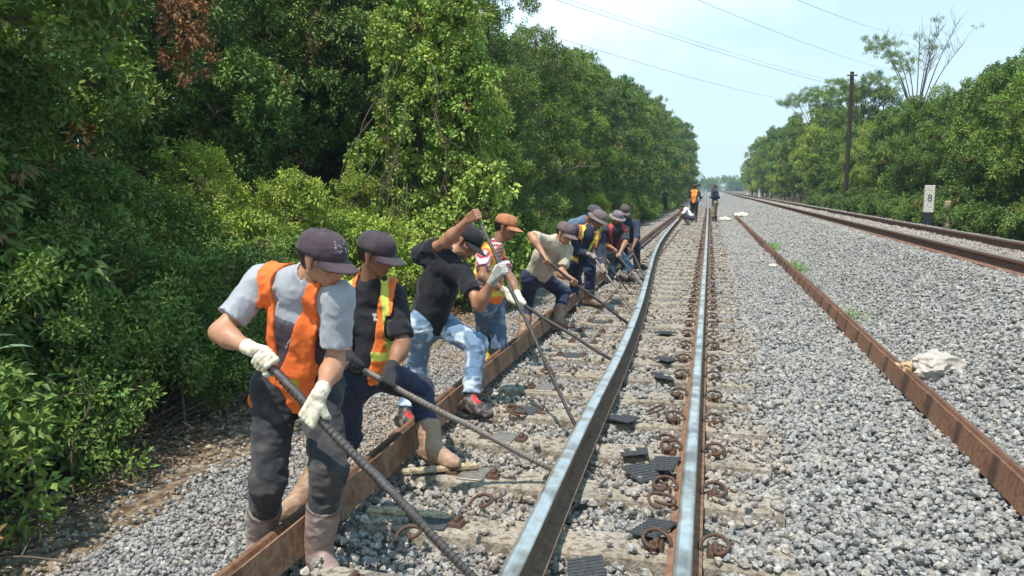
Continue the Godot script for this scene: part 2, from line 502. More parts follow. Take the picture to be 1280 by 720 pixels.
func build_sleepers() -> void:
	var bodies := []
	for v in 4:
		var st := begin()
		nz.seed = 50 + v
		# the top face in strips so that its worn edges wander
		var n := 24
		var prof := []
		for i in n + 1:
			var x := -0.965 + 1.93 * i / n
			var dip := 0.012 * smoothstep(0.25, 0.0, absf(x))
			var w := 0.105 + 0.006 * nz.get_noise_1d(x * 9.0)
			prof.append([V(x, -0.20, -0.135), V(x, -0.012 - dip, -w - 0.012 + 0.004 * nz.get_noise_1d(x * 21)), V(x, -dip + 0.003 * nz.get_noise_1d(x * 13 + 4), -w), V(x, -dip + 0.003 * nz.get_noise_1d(x * 13), w), V(x, -0.012 - dip, w + 0.012 + 0.004 * nz.get_noise_1d(x * 17)), V(x, -0.20, 0.135)])
		for i in n:
			for e in 5:
				st.set_smooth_group(e)
				for t in [[i, e], [i, e + 1], [i + 1, e + 1], [i, e], [i + 1, e + 1], [i + 1, e]]:
					var p: Vector3 = prof[t[0]][t[1]]
					var g := 0.92 + 0.35 * nz.get_noise_2d(p.x * 4, p.z * 4)
					st.set_color(Color(g, g * 0.98, g * 0.95)); st.add_vertex(p)
		st.set_smooth_group(-1)
		for e in [[0, 1, 4, 5], [1, 2, 3, 4]]:
			quad(st, prof[0][e[0]], prof[0][e[3]], prof[0][e[2]], prof[0][e[1]])
			quad(st, prof[n][e[0]], prof[n][e[1]], prof[n][e[2]], prof[n][e[3]])
		bodies.append(done(st))
	nz.seed = 5
	var clip_r := clip_mesh(1.0)
	var clip_l := clip_mesh(-1.0)
	var sh := shoulder_mesh()
	var seat := plate_mesh(0.15, 0.19, 0.010, 0)
	for k in 105:
		var z := -1.36 - PITCH * k
		sleeper_z.append(z)
		var num := k - 1
		var lab := "concrete sleeper, %s from the photo's bottom edge, under the fixed rail" % ordinal(num + 1 if num >= 0 else 0)
		if k < 2: lab = ["concrete sleeper just outside the bottom of the photo, by the shiny rail", "concrete sleeper cut by the photo's bottom edge, beside the grey rubber pad"][k]
		var s := thing("concrete_sleeper", lab, "sleeper", V(-0.575 + rng.randf_range(-0.02, 0.02), 0, z), "concrete sleepers of the working track")
		s.rotation.y = rng.randf_range(-0.015, 0.015)
		put("concrete_beam", bodies[k % 4], M.concrete, s)
		var xr := -0.055 - s.position.x - maxf(0.0, -z - 20.0) * 0.0016
		if z > -62.0:
			for side: float in [-1.0, 1.0]:
				var c := put("rail_clip", clip_r if side > 0 else clip_l, M.clip, s, V(xr + side * 0.072, 0.0, rng.randf_range(-0.01, 0.01)))
				c.scale = Vector3.ONE * 0.9
				c.rotation.y = rng.randf_range(-0.12, 0.12)
				if side < 0: c.rotation.y += PI * 0.0
				if z > -24.0: put("clip_shoulder", sh, M.clip, s, V(xr + side * 0.125, -0.004, 0))
		if z > -30.0:                                    # the empty seat of the rail that has been moved
			var xl := -1.205 - s.position.x
			put("rail_seat", seat, M.dull_steel if k % 3 else M.rubber, s, V(xl, -0.001, 0)).rotation.y = rng.randf_range(-0.06, 0.06)
			for side: float in [-1.0, 1.0]:
				put("clip_shoulder", sh, M.clip, s, V(xl + side * 0.115, -0.006, 0)).rotation.y = rng.randf_range(-0.1, 0.1)

# ------------------------------------------------------------------ ballast stones
func stone_mesh(sd: int) -> ArrayMesh:
	var r := RandomNumberGenerator.new()
	r.seed = sd
	var g := (1 + sqrt(5.0)) / 2
	var v := []
	for p in [V(-1, g, 0), V(1, g, 0), V(-1, -g, 0), V(1, -g, 0), V(0, -1, g), V(0, 1, g), V(0, -1, -g), V(0, 1, -g), V(g, 0, -1), V(g, 0, 1), V(-g, 0, -1), V(-g, 0, 1)]:
		v.append(p.normalized() * 0.5 * r.randf_range(0.72, 1.22) + V(r.randf_range(-0.08, 0.08), r.randf_range(-0.08, 0.08), r.randf_range(-0.08, 0.08)))
	var st := begin()
	st.set_smooth_group(-1)
	for f in [[0, 11, 5], [0, 5, 1], [0, 1, 7], [0, 7, 10], [0, 10, 11], [1, 5, 9], [5, 11, 4], [11, 10, 2], [10, 7, 6], [7, 1, 8], [3, 9, 4], [3, 4, 2], [3, 2, 6], [3, 6, 8], [3, 8, 9], [4, 9, 5], [2, 4, 11], [6, 2, 10], [8, 6, 7], [9, 8, 1]]:
		tri(st, v[f[0]], v[f[2]], v[f[1]])
	return done(st)

func stone_colour(x: float, z: float) -> Color:
	var t := rng.randf()
	var c: Color
	if t < 0.42: c = Color(0.43, 0.43, 0.435)
	elif t < 0.66: c = Color(0.36, 0.37, 0.39)
	elif t < 0.84: c = Color(0.48, 0.46, 0.43)
	elif t < 0.92: c = Color(0.29, 0.29, 0.295)
	else: c = Color(0.53, 0.52, 0.505)
	var n := nz.get_noise_2d(x * 0.5 + 40, z * 0.5)
	var tan_amt := 0.0
	if x < -1.7: tan_amt = clampf(0.45 + n * 1.1, 0.0, 0.9)
	elif x < 0.5: tan_amt = clampf(0.28 + n * 0.7, 0.0, 0.7)
	elif x > 3.3 and x < 4.7: tan_amt = 0.5
	c = c.lerp(Color(c.r * 1.12 + 0.03, c.g * 0.92, c.b * 0.70), tan_amt * rng.randf_range(0.5, 1.0))
	return c * rng.randf_range(0.74, 0.98)

func build_ballast() -> void:
	var bed: Node3D = get_node("ballast")
	var variants := []
	for k in 6: variants.append(stone_mesh(100 + k))
	var mats := []
	for c in [Color(0.45, 0.45, 0.455), Color(0.36, 0.37, 0.39), Color(0.48, 0.46, 0.43), Color(0.25, 0.25, 0.255), Color(0.56, 0.55, 0.53)]:
		var m: StandardMaterial3D = M.stone.duplicate()
		m.vertex_color_use_as_albedo = false
		m.albedo_color = (c as Color).linear_to_srgb()
		mats.append(m)
	var singles := 0
	var bands := [[-1.5, -8.0, 1250.0, 0.039, 0], [-8.0, -17.0, 900.0, 0.043, 1], [-17.0, -32.0, 430.0, 0.054, 2], [-32.0, -75.0, 170.0, 0.075, 3]]
	for b in bands:
		var buf := PackedFloat32Array()
		var count := 0
		var z0: float = b[0]
		var z1: float = b[1]
		var steps := int((z0 - z1) / 0.1)
		for si in steps:
			var zc := z0 - 0.1 * (si + 0.5)
			var xl := maxf(-3.75, -0.8 - absf(zc) * 1.15)
			var xr := minf(6.8, 0.7 + absf(zc) * 0.375)
			var n := int((xr - xl) * 0.1 * float(b[2]))
			for i in n:
				var x := rng.randf_range(xl, xr)
				var z := zc + rng.randf_range(-0.05, 0.05)
				if x < -3.3 - 0.3 * nz.get_noise_2d(z * 0.9, 8.0) and rng.randf() < 0.75: continue
				var size: float = float(b[3]) * (0.5 + 0.95 * pow(rng.randf(), 1.35)) * (0.8 if x < -1.9 else 1.0)
				var y := gh(x, z) + rng.randf_range(-0.012, 0.022)
				if x > -1.56 and x < 0.40:              # between and over the sleepers
					var dz := fposmod(z + 1.36 + PITCH / 2, PITCH) - PITCH / 2
					if absf(dz) < 0.125:
						if rng.randf() > (0.13 if x < 0.05 else 0.42) + 0.25 * nz.get_noise_2d(x * 2, z * 2): continue
						y = 0.008 + size * 0.2
					else: y = -0.055 + rng.randf_range(-0.02, 0.028)
					if absf(x + 0.055) < 0.085 or (x < -1.08 and x > -1.33 and absf(dz) < 0.125): continue
				if x > 3.3 and x < 3.54 or x > 4.45 and x < 4.69: y -= 0.02
				var bas := Basis(Vector3(rng.randfn(), rng.randfn(), rng.randfn()).normalized(), rng.randf() * TAU)
				bas = bas.scaled_local(V(rng.randf_range(0.8, 1.35), rng.randf_range(0.6, 0.95), rng.randf_range(0.75, 1.15)) * size)
				if singles < 300 and z > -3.1 and size > 0.042 and absf(x + 1.0 + z * 0.1) < 2.2:
					var o := put("stone", variants[singles % 6], mats[[0, 0, 1, 2, 3, 4, 0, 1, 2][singles % 9]], bed)
					o.transform = Transform3D(bas, V(x, y + 0.006, z))
					singles += 1
					continue
				var c := stone_colour(x, z)
				buf.append_array(PackedFloat32Array([bas.x.x, bas.y.x, bas.z.x, x, bas.x.y, bas.y.y, bas.z.y, y, bas.x.z, bas.y.z, bas.z.z, z, c.r, c.g, c.b, 1.0]))
				count += 1
		var mm := MultiMesh.new()
		mm.transform_format = MultiMesh.TRANSFORM_3D
		mm.use_colors = true
		mm.mesh = variants[b[4]]
		mm.instance_count = count
		mm.buffer = buf
		var mi := MultiMeshInstance3D.new()
		mi.name = "crushed_stones"
		mi.multimesh = mm
		mi.material_override = M.stone
		mi.set_meta("kind", "stuff")
		bed.add_child(mi, true)

# ------------------------------------------------------------------ plants
var clumps := {}

# a spray of leaves round a few twigs, about 0.5 m across; leaves are folded along the midrib
func leaf_clump(key: String, n: int, len: float, wid: float, droop: float, sd: int) -> ArrayMesh:
	if clumps.has(key): return clumps[key]
	var r := RandomNumberGenerator.new()
	r.seed = sd
	var st := begin()
	st.set_smooth_group(-1)
	for i in n:
		var d := Vector3(r.randfn(), r.randfn() * 0.8, r.randfn()).normalized()
		var base := d * 0.25 * pow(r.randf(), 0.5)
		var out := (d + Vector3(r.randfn(), r.randfn(), r.randfn()) * 0.55 + Vector3(0, -droop, 0)).normalized()
		var side := out.cross(Vector3(r.randfn() * 0.6, 1, r.randfn() * 0.6)).normalized()
		var up := side.cross(out).normalized()
		var l := len * r.randf_range(0.6, 1.25)
		var w := wid * r.randf_range(0.7, 1.2)
		var b := base
		var t := base + out * l - Vector3(0, l * 0.25 * droop, 0)
		var m1 := base + out * l * 0.42 + side * w * 0.5 + up * w * 0.18
		var m2 := base + out * l * 0.42 - side * w * 0.5 + up * w * 0.18
		var g := r.randf_range(0.65, 1.25)
		st.set_color(Color(g * r.randf_range(0.85, 1.3), g, g * r.randf_range(0.7, 1.1)))
		tri(st, b, m1, t); tri(st, b, t, m2)
	clumps[key] = done(st)
	return clumps[key]

func kind_of(k: String) -> ArrayMesh:
	match k:
		"broad": return leaf_clump(k, 44, 0.19, 0.095, 0.35, 11)
		"heart": return leaf_clump(k, 38, 0.19, 0.16, 0.6, 12)
		"small": return leaf_clump(k, 60, 0.13, 0.07, 0.2, 13)
		"narrow": return leaf_clump(k, 40, 0.30, 0.065, 0.3, 14)
		"big": return leaf_clump(k, 22, 0.33, 0.15, 0.5, 15)
		"dry": return leaf_clump(k, 26, 0.26, 0.10, 0.9, 16)
		_: return leaf_clump(k, 30, 0.26, 0.13, 0.35, 17)

# crown from blobs [centre, radii]; clumps sit mostly in the outer shell of each blob
func crown(parent: Node3D, blobs: Array, kind: String, size: float, dens: float, ca: Color, cb: Color, r: RandomNumberGenerator, called := "crown") -> void:
	var buf := PackedFloat32Array()
	var count := 0
	for bl in blobs:
		var c: Vector3 = bl[0]
		var rad: Vector3 = bl[1]
		var hue := r.randf()
		var area := 4.0 * PI * pow((pow(rad.x * rad.y, 1.6) + pow(rad.x * rad.z, 1.6) + pow(rad.y * rad.z, 1.6)) / 3.0, 1 / 1.6)
		var n := maxi(3, int(area * dens / (size * size)))
		for i in n:
			var d := Vector3(r.randfn(), r.randfn(), r.randfn()).normalized()
			if d.y < -0.35 and r.randf() < 0.6: d.y = -d.y
			var k := 1.0 - absf(r.randfn()) * 0.22
			if r.randf() < 0.12: k += r.randf() * 0.22
			var p := c + d * rad * k
			var hole := nz.get_noise_3d(p.x * 0.9 / size + 9, p.y * 0.9 / size, p.z * 0.9 / size)
			if hole < -0.16: continue
			var bas := Basis(Vector3(r.randfn() * 0.5, 1, r.randfn() * 0.5).normalized(), r.randf() * TAU).scaled_local(Vector3.ONE * size * 2.0 * r.randf_range(0.65, 1.25))
			var t := clampf(hue * 0.6 + r.randfn() * 0.22 + 0.2, 0, 1)
			var cc := ca.lerp(cb, t) * r.randf_range(0.8, 1.2)
			if kind != "dry" and r.randf() < 0.035: cc = Color(0.26, 0.17, 0.07) * r.randf_range(0.5, 1.2)      # dead sprays
			buf.append_array(PackedFloat32Array([bas.x.x, bas.y.x, bas.z.x, p.x, bas.x.y, bas.y.y, bas.z.y, p.y, bas.x.z, bas.y.z, bas.z.z, p.z, cc.r, cc.g, cc.b, 1.0]))
			count += 1
	var mm := MultiMesh.new()
	mm.transform_format = MultiMesh.TRANSFORM_3D
	mm.use_colors = true
	mm.mesh = kind_of(kind)
	mm.instance_count = count
	mm.buffer = buf
	var mi := MultiMeshInstance3D.new()
	mi.name = called
	mi.multimesh = mm
	mi.material_override = M.leaf if kind != "dry" else M.dry_leaf
	mi.set_meta("kind", "stuff")
	parent.add_child(mi, true)

func trunk(parent: Node3D, h: float, r0: float, blobs: Array, r: RandomNumberGenerator, bend := 0.25, col := Color.WHITE, reach := 1.0) -> void:
	var st := begin()
	var pts := [V(0, -0.35, 0)]
	var x := 0.0
	var z := 0.0
	for k in range(1, 6):
		x += r.randf_range(-bend, bend) * 0.4; z += r.randf_range(-bend, bend) * 0.4
		pts.append(V(x, h * k / 5.0, z))
	var path := smooth_path(pts, 4)
	tube(st, path, r0, r0 * 0.35, 8, 0.5, col)
	for bl in blobs:                                     # limbs reach from the trunk into every blob
		var c: Vector3 = bl[0]
		var k := clampi(int(path.size() * clampf((c.y - bl[1].y * 0.8) / h, 0.12, 0.92)), 1, path.size() - 2)
		var a := path[k]
		var e := a.lerp(c, reach) + V(r.randf_range(-0.1, 0.1), 0, r.randf_range(-0.1, 0.1))
		var rr := r0 * lerpf(0.55, 0.22, float(k) / path.size())
		tube(st, smooth_path([a, a.lerp(e, 0.4) + V(0, -0.08 * h / 6, 0), a.lerp(e, 0.75) + V(0, 0.02, 0), e], 3), rr, rr * 0.3, 5, 0.4, col)
		for w in 2:
			var o: Vector3 = V(r.randfn(), absf(r.randfn()) * 0.6, r.randfn()).normalized() * bl[1] * 0.8
			tube(st, PackedVector3Array([a.lerp(e, 0.7), a.lerp(e, 0.8) + o * 0.5, e + o]), rr * 0.4, rr * 0.12, 4, 0.0, col)
	put("trunk", done(st), M.bark, parent)

func tree_blobs(h: float, w: float, low: float, n: int, r: RandomNumberGenerator) -> Array:
	var out := []
	for i in n:
		var t := (i + 0.5) / n
		var y := lerpf(low * h, h * 0.93, t)
		var env := sin(PI * clampf(0.18 + 0.74 * t, 0, 1))
		var a := i * 2.4 + r.randf() * 0.9
		var rr := w * env * r.randf_range(0.25, 0.62)
		var s := w * r.randf_range(0.34, 0.52) * lerpf(1.0, 0.7, t)
		out.append([V(cos(a) * rr, y, sin(a) * rr), V(s, s * r.randf_range(0.6, 0.85), s)])
	return out

func shrub_blobs(h: float, w: float, n: int, r: RandomNumberGenerator) -> Array:
	var out := []
	for i in n:
		var a := i * 2.4 + r.randf()
		var rr := w * sqrt((i + 0.3) / n) * 0.75
		var s := w * r.randf_range(0.34, 0.52)
		var y := maxf(s * 0.55, (h - s) * (1.0 - 0.75 * pow(rr / w, 2.0)) * (r.randf_range(0.5, 1.0) if i % 2 == 0 else r.randf_range(0.0, 0.5)))
		out.append([V(cos(a) * rr, y, sin(a) * rr), V(s, s * r.randf_range(0.7, 1.0), s)])
	return out

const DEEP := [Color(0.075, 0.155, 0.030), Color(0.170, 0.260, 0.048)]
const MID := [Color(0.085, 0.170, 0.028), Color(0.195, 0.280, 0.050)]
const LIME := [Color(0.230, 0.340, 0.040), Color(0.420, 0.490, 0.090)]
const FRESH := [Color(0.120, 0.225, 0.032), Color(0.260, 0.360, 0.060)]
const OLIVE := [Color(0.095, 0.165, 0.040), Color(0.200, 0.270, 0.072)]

func plant(called: String, label: String, cat: String, at: Vector3, h: float, w: float, style: String, kind: String, size: float, dens: float, cols: Array, group: String, sd: int) -> Node3D:
	var r := RandomNumberGenerator.new()
	r.seed = sd
	var t := thing(called, label, cat, V(at.x, gh(at.x, at.z) + at.y, at.z), group)
	var blobs := []
	match style:
		"tree":
			blobs = tree_blobs(h, w, 0.36, 13, r)
			trunk(t, h * 0.9, h * 0.009 + 0.03, blobs, r)
		"full":                                          # leafy right down to the ground
			blobs = tree_blobs(h, w, 0.10, 16, r)
			trunk(t, h * 0.9, h * 0.009 + 0.02, blobs, r)
		"shrub":
			blobs = shrub_blobs(h, w, 15, r)
			trunk(t, h * 0.55, 0.035, blobs, r, 0.3, Color.WHITE, 0.8)
	crown(t, blobs, kind, size, dens, cols[0], cols[1], r)
	return t

func build_forest() -> void:
	var und := "shrubs in the undergrowth on the left"
	# ---- left foreground: shaded shrubs along the edge of the ballast
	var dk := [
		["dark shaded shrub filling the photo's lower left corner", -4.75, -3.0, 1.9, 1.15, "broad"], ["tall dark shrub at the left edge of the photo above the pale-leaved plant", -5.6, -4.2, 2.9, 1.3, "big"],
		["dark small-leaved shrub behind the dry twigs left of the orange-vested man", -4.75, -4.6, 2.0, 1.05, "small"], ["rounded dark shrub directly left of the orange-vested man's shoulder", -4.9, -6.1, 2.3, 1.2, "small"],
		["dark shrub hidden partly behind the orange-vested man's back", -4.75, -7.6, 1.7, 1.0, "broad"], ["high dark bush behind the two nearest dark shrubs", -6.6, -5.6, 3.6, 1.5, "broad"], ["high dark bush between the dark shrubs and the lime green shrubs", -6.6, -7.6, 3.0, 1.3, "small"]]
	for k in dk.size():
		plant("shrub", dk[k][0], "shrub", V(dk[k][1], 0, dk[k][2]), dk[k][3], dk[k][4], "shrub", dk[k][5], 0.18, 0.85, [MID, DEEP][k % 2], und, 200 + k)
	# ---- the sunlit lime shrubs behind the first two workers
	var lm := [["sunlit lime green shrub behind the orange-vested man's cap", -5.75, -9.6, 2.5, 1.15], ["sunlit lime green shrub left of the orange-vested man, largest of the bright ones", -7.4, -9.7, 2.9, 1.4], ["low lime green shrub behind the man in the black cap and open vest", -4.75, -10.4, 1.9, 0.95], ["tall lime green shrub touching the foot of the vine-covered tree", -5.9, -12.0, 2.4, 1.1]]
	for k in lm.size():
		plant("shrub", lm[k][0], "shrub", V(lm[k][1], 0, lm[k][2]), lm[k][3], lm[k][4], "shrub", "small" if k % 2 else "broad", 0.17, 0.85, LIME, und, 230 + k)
	# ---- the tree smothered in vines
	var r := RandomNumberGenerator.new()
	r.seed = 5
	var vt := thing("vine_covered_tree", "bright green tree wholly covered in creeping vines, sloping down on its left side", "tree", V(-4.95, gh(-4.95, -13.0), -13.0))
	var vb := []
	for q in [[0.1, 4.55, 0.62], [-0.45, 4.2, 0.6], [0.55, 4.15, 0.66], [0.95, 4.4, 0.5], [-0.3, 3.5, 0.7], [0.55, 3.4, 0.75], [1.05, 3.5, 0.6], [-0.6, 2.8, 0.7], [0.3, 2.7, 0.8], [1.1, 2.7, 0.7], [-1.0, 2.1, 0.65], [-0.2, 2.0, 0.8], [0.8, 1.9, 0.8], [1.4, 1.8, 0.6], [-1.5, 1.45, 0.65], [-0.8, 1.3, 0.75], [0.1, 1.2, 0.8], [1.0, 1.0, 0.8], [1.7, 1.0, 0.6], [-1.9, 0.8, 0.6], [-1.1, 0.6, 0.7], [0.0, 0.5, 0.75], [0.9, 0.4, 0.7], [1.7, 0.4, 0.6]]:
		vb.append([V(q[0] * 0.93, q[1] * 1.1, q[0] * 0.45 + r.randf_range(-0.25, 0.35)), Vector3(1, 1.05, 1) * q[2] * 0.95])
	trunk(vt, 4.6, 0.16, vb.slice(0, 9), r, 0.2)
	crown(vt, vb, "heart", 0.20, 0.95, Color(0.170, 0.290, 0.042), Color(0.420, 0.510, 0.115), r, "vine_leaves")
	var vines := begin()
	for k in 26:
		var a := r.randf() * TAU
		var x := cos(a) * r.randf_range(0.5, 1.3) + 0.2
		var z := 0.7 + sin(a) * 0.5
		var y := r.randf_range(1.6, 4.4)
		tube(vines, smooth_path([V(x * 0.6, y, z), V(x * 0.9, y - 0.5, z + 0.25), V(x + r.randfn() * 0.1, y - 1.1, z + 0.3), V(x + r.randfn() * 0.2, maxf(0.0, y - r.randf_range(1.4, 2.4)), z + 0.35)], 3), 0.012, 0.007, 5)
	put("hanging_stems", done(vines), M.bark, vt)
	# ---- tall forest behind
	var tall := [
		["dense overhanging tree in the photo's upper left corner", -6.9, -3.9, 7.2, 3.2, "tree", "broad", MID], ["dark broad-leaved tree left of the reddish dead foliage", -9.0, -7.6, 8.2, 2.9, "full", "broad", MID],
		["dark tree whose crown carries the hanging reddish dead leaves", -8.8, -11.0, 8.6, 2.6, "full", "broad", DEEP], ["tall dark tree right of the reddish dead foliage", -8.8, -14.6, 9.6, 2.8, "tree", "broad", MID],
		["slender tall tree with a pale straight trunk left of the vine-covered tree", -7.3, -15.0, 9.4, 1.9, "tree", "broad", OLIVE], ["tall tree rising directly behind the vine-covered tree", -7.6, -18.4, 8.8, 2.4, "full", "broad", DEEP],
		["background forest tree seen above the lime green shrubs", -12.5, -14.5, 10.5, 3.4, "full", "broad", DEEP], ["background forest tree behind the upper left crowns", -13.5, -8.5, 11.0, 3.5, "full", "broad", DEEP], ["background forest tree behind the pale straight trunk", -11.5, -19.5, 11.5, 3.4, "full", "broad", OLIVE],
		["far left background tree between the upper left crowns", -12.5, -4.0, 10.0, 3.4, "full", "broad", DEEP], ["dark understorey tree in the shade behind the lime green shrubs", -9.8, -12.6, 5.0, 2.2, "full", "big", DEEP], ["shaded understorey tree left of the pale trunk", -8.4, -13.2, 3.8, 1.7, "full", "broad", DEEP],
		["background forest tree deep behind the pale straight trunk", -15.0, -24.0, 12.5, 4.2, "full", "broad", DEEP], ["background forest tree filling the dark gap left of the vine-covered tree", -12.2, -22.5, 9.5, 3.6, "full", "broad", DEEP], ["background forest tree deep behind the lime green shrubs", -18.5, -17.0, 12.5, 4.4, "full", "broad", DEEP], ["background forest tree deep behind the upper left corner", -19.0, -9.0, 12.5, 4.4, "full", "broad", DEEP]]
	for k in tall.size():
		var q: Array = tall[k]
		plant("tree", q[0], "tree", V(q[1], 0, q[2]), q[3], q[4], q[5], q[6], 0.25, 0.72, q[7], "forest trees on the left", 260 + k)
	# dead, hanging foliage
	var db := thing("dead_foliage", "cluster of reddish brown dead leaves hanging in the dark trees, upper left", "dead branch", V(-6.75, 3.0, -9.0))
	var st := begin()
	tube(st, smooth_path([V(-0.6, 1.3, -0.8), V(-0.2, 1.0, -0.3), V(0.1, 0.6, 0.0), V(0.2, 0.0, 0.1)], 4), 0.03, 0.01, 6, 0.3)
	put("branch", done(st), M.bark, db)
	crown(db, [[V(0, 0.75, 0), V(0.36, 0.4, 0.3)], [V(0.22, 0.3, 0.1), V(0.3, 0.42, 0.28)], [V(-0.15, 0.15, 0.05), V(0.2, 0.3, 0.2)]], "dry", 0.16, 0.6, Color(0.20, 0.075, 0.035), Color(0.30, 0.14, 0.06), r, "dead_leaves")
	# ---- the row that runs along the left side towards the vanishing point
	var z := -15.6
	var k := 0
	while z > -150.0:
		var far := clampf((-z - 15.0) / 100.0, 0, 1)
		var x := -6.2 - rng.randf_range(-0.5, 0.5) + far * 2.1
		var h := rng.randf_range(6.2, 8.4) + far * 4.6
		plant("tree", "green tree in the row on the left beyond the vine-covered tree, %s along it" % ordinal(k + 1), "tree", V(x, 0, z), h, rng.randf_range(1.9, 2.6) + far * 0.7, "full", ["broad", "narrow", "small"][k % 3] if z > -40 else "broad", lerpf(0.22, 0.45, far), 0.75, [MID, FRESH, MID, OLIVE, MID][k % 5], "trees in the left row", 300 + k)
		plant("tree", "taller tree standing behind the left row, %s from the near end" % ordinal(k + 1), "tree", V(x - 3.6, 0, z - 1.5), h + rng.randf_range(1.0, 2.4), 2.6 + far, "full", "broad", lerpf(0.30, 0.5, far), 0.65, [OLIVE, MID, MID][k % 3], "trees behind the left row", 400 + k)
		z -= lerpf(2.6, 8.0, far) * rng.randf_range(0.8, 1.2)
		k += 1
	z = -14.4
	k = 0
	while z > -95.0:
		var far := clampf((-z - 14.0) / 80.0, 0, 1)
		var h := rng.randf_range(1.0, 2.2) + far
		plant("shrub", "leafy shrub at the foot of the left row of trees, %s beyond the vine-covered tree" % ordinal(k + 1), "shrub", V(-4.5 - rng.randf_range(0.0, 0.7) + far * 0.4, 0, z), h, rng.randf_range(0.7, 1.1) + far * 0.5, "shrub", ["small", "narrow", "broad"][k % 3], lerpf(0.17, 0.40, far), 0.8, [FRESH, LIME, MID, FRESH][k % 4], "shrubs at the foot of the left row", 500 + k)
		z -= lerpf(1.7, 5.5, far) * rng.randf_range(0.8, 1.25)
		k += 1
	# ---- right side: the dense belt behind the neighbouring track
	z = -19.0
	k = 0
	while z > -170.0:
		var far := clampf((-z - 20.0) / 110.0, 0, 1)
		var h := lerpf(4.2, 9.6, far) * rng.randf_range(0.74, 1.2)
		var x := 8.6 + rng.randf_range(-0.4, 0.5) - far * 0.8
		plant("tree", "bushy green tree in the belt right of the neighbouring track, %s from its near end" % ordinal(k + 1), "tree", V(x, 0, z), h, rng.randf_range(1.15, 2.0) + far * 0.7, ["full", "full", "tree"][k % 3], ["broad", "small", "narrow", "broad"][k % 4] if z > -60 else "broad", lerpf(0.22, 0.45, far), 0.75, [FRESH, MID, FRESH, MID, LIME][k % 5], "trees in the right belt", 600 + k)
		plant("tree", "tree in the second line behind the right belt, %s from its near end" % ordinal(k + 1), "tree", V(x + 3.0, 0, z - 1.4), h * 1.12 + 0.5, 2.4 + far, "full", "broad", lerpf(0.30, 0.5, far), 0.65, [OLIVE, MID, MID][k % 3], "trees behind the right belt", 700 + k)
		z -= lerpf(2.2, 8.5, far) * rng.randf_range(0.85, 1.2)
		k += 1
	z = -19.0
	k = 0
	while z > -60.0:
		plant("shrub", "low dark shrub at the foot of the right belt, %s from its near end" % ordinal(k + 1), "shrub", V(7.3 + rng.randf_range(-0.15, 0.3), 0, z), rng.randf_range(0.9, 1.5), rng.randf_range(0.6, 0.9), "shrub", "broad", 0.2, 0.8, [DEEP, MID][k % 2], "shrubs at the foot of the right belt", 800 + k)
		z -= rng.randf_range(1.5, 2.3)
		k += 1
	# dark crown at the right edge, and the two flat-topped trees
	plant("tree", "tall dark tree above the belt at the right edge of the photo", "tree", V(10.8, 0, -28.5), 7.4, 1.7, "tree", "broad", 0.26, 0.5, OLIVE, "", 851)
	flat_tree("tall umbrella tree with sparse flat crown and many bare twigs, above the right belt", V(13.6, 0.3, -60.0), 12.6, true, 861)
	flat_tree("umbrella tree with flat tiered crown behind the dark utility pole", V(9.7, 0.3, -58.0), 9.4, false, 862)
	flat_tree("small flat-crowned tree left of the utility pole over the belt", V(9.2, 0.3, -76.0), 10.4, false, 863)
	# far wooded rise that closes the line
	r.seed = 91
	var fw := []
	for q in 90: fw.append([V(-90 + q * 4.0 + r.randf_range(-3, 3), r.randf_range(1.0, 4.5) , r.randf_range(-14, 14)), V(9, r.randf_range(3.5, 5.0), 6)])
	var rise := thing("distant_woods", "bluish distant wood closing the view at the end of the line", "woods", V(30, 0, -430))
	rise.set_meta("kind", "stuff")
	crown(rise, fw, "broad", 2.2, 0.5, MID[0], MID[1], r, "foliage")
	# ---- the floor of the undergrowth
	leaf_litter()

func flat_tree(label: String, at: Vector3, h: float, bare: bool, sd: int) -> void:
	var r := RandomNumberGenerator.new()
	r.seed = sd
	var t := thing("umbrella_tree", label, "tree", at, "")
	var st := begin()
	var fork := V(0.2, h * 0.45, 0)
	tube(st, smooth_path([V(0, -0.4, 0), V(0.1, h * 0.2, 0), fork], 4), 0.13, 0.08, 8, 0.4, Color(1.8, 1.8, 1.75))
	var blobs := []
	var n := 13 if bare else 10
	for i in n:
		var a := TAU * i / n + r.randf() * 0.5
		var reach := h * r.randf_range(0.10, 0.26)
		var e := V(cos(a) * reach, h * r.randf_range(0.80, 1.0) - reach * 0.12, sin(a) * reach * 0.8)
		var mid := fork.lerp(e, 0.5) + V(0, h * 0.05, 0)
		tube(st, smooth_path([fork, mid, e], 4), 0.05, 0.012, 5, 0.3, Color(1.8, 1.8, 1.75))
		var leafless := bare and e.x > 0.1
		for w in (14 if leafless else 4):
			var m := mid.lerp(e, r.randf_range(0.1, 1.0))
			var o := V(r.randfn() * 0.5, r.randf_range(0.5, 1.5), r.randfn() * 0.5).normalized() * h * r.randf_range(0.06, 0.13)
			tube(st, smooth_path([m, m + o * 0.5 + V(r.randfn(), 0, r.randfn()) * 0.12, m + o], 3), 0.014, 0.006, 4, 0.0, Color(1.8, 1.8, 1.75))
			if leafless and r.randf() < 0.12: blobs.append([m + o, V(0.35, 0.16, 0.35)])
		if not leafless:
			for w in 3: blobs.append([e + V(r.randfn() * 0.7, r.randf_range(-0.3, 0.35), r.randfn() * 0.7), V(r.randf_range(0.6, 1.0), 0.2, r.randf_range(0.6, 1.0))])
	if not bare:
		for i in 6: blobs.append([V(r.randfn() * h * 0.13, h * r.randf_range(0.62, 0.85), r.randfn() * h * 0.1), V(h * 0.09, 0.25, h * 0.08)])
	put("trunk", done(st), M.bark, t)
	crown(t, blobs, "small", 0.26, 0.30 if bare else 0.36, MID[0], FRESH[1], r)

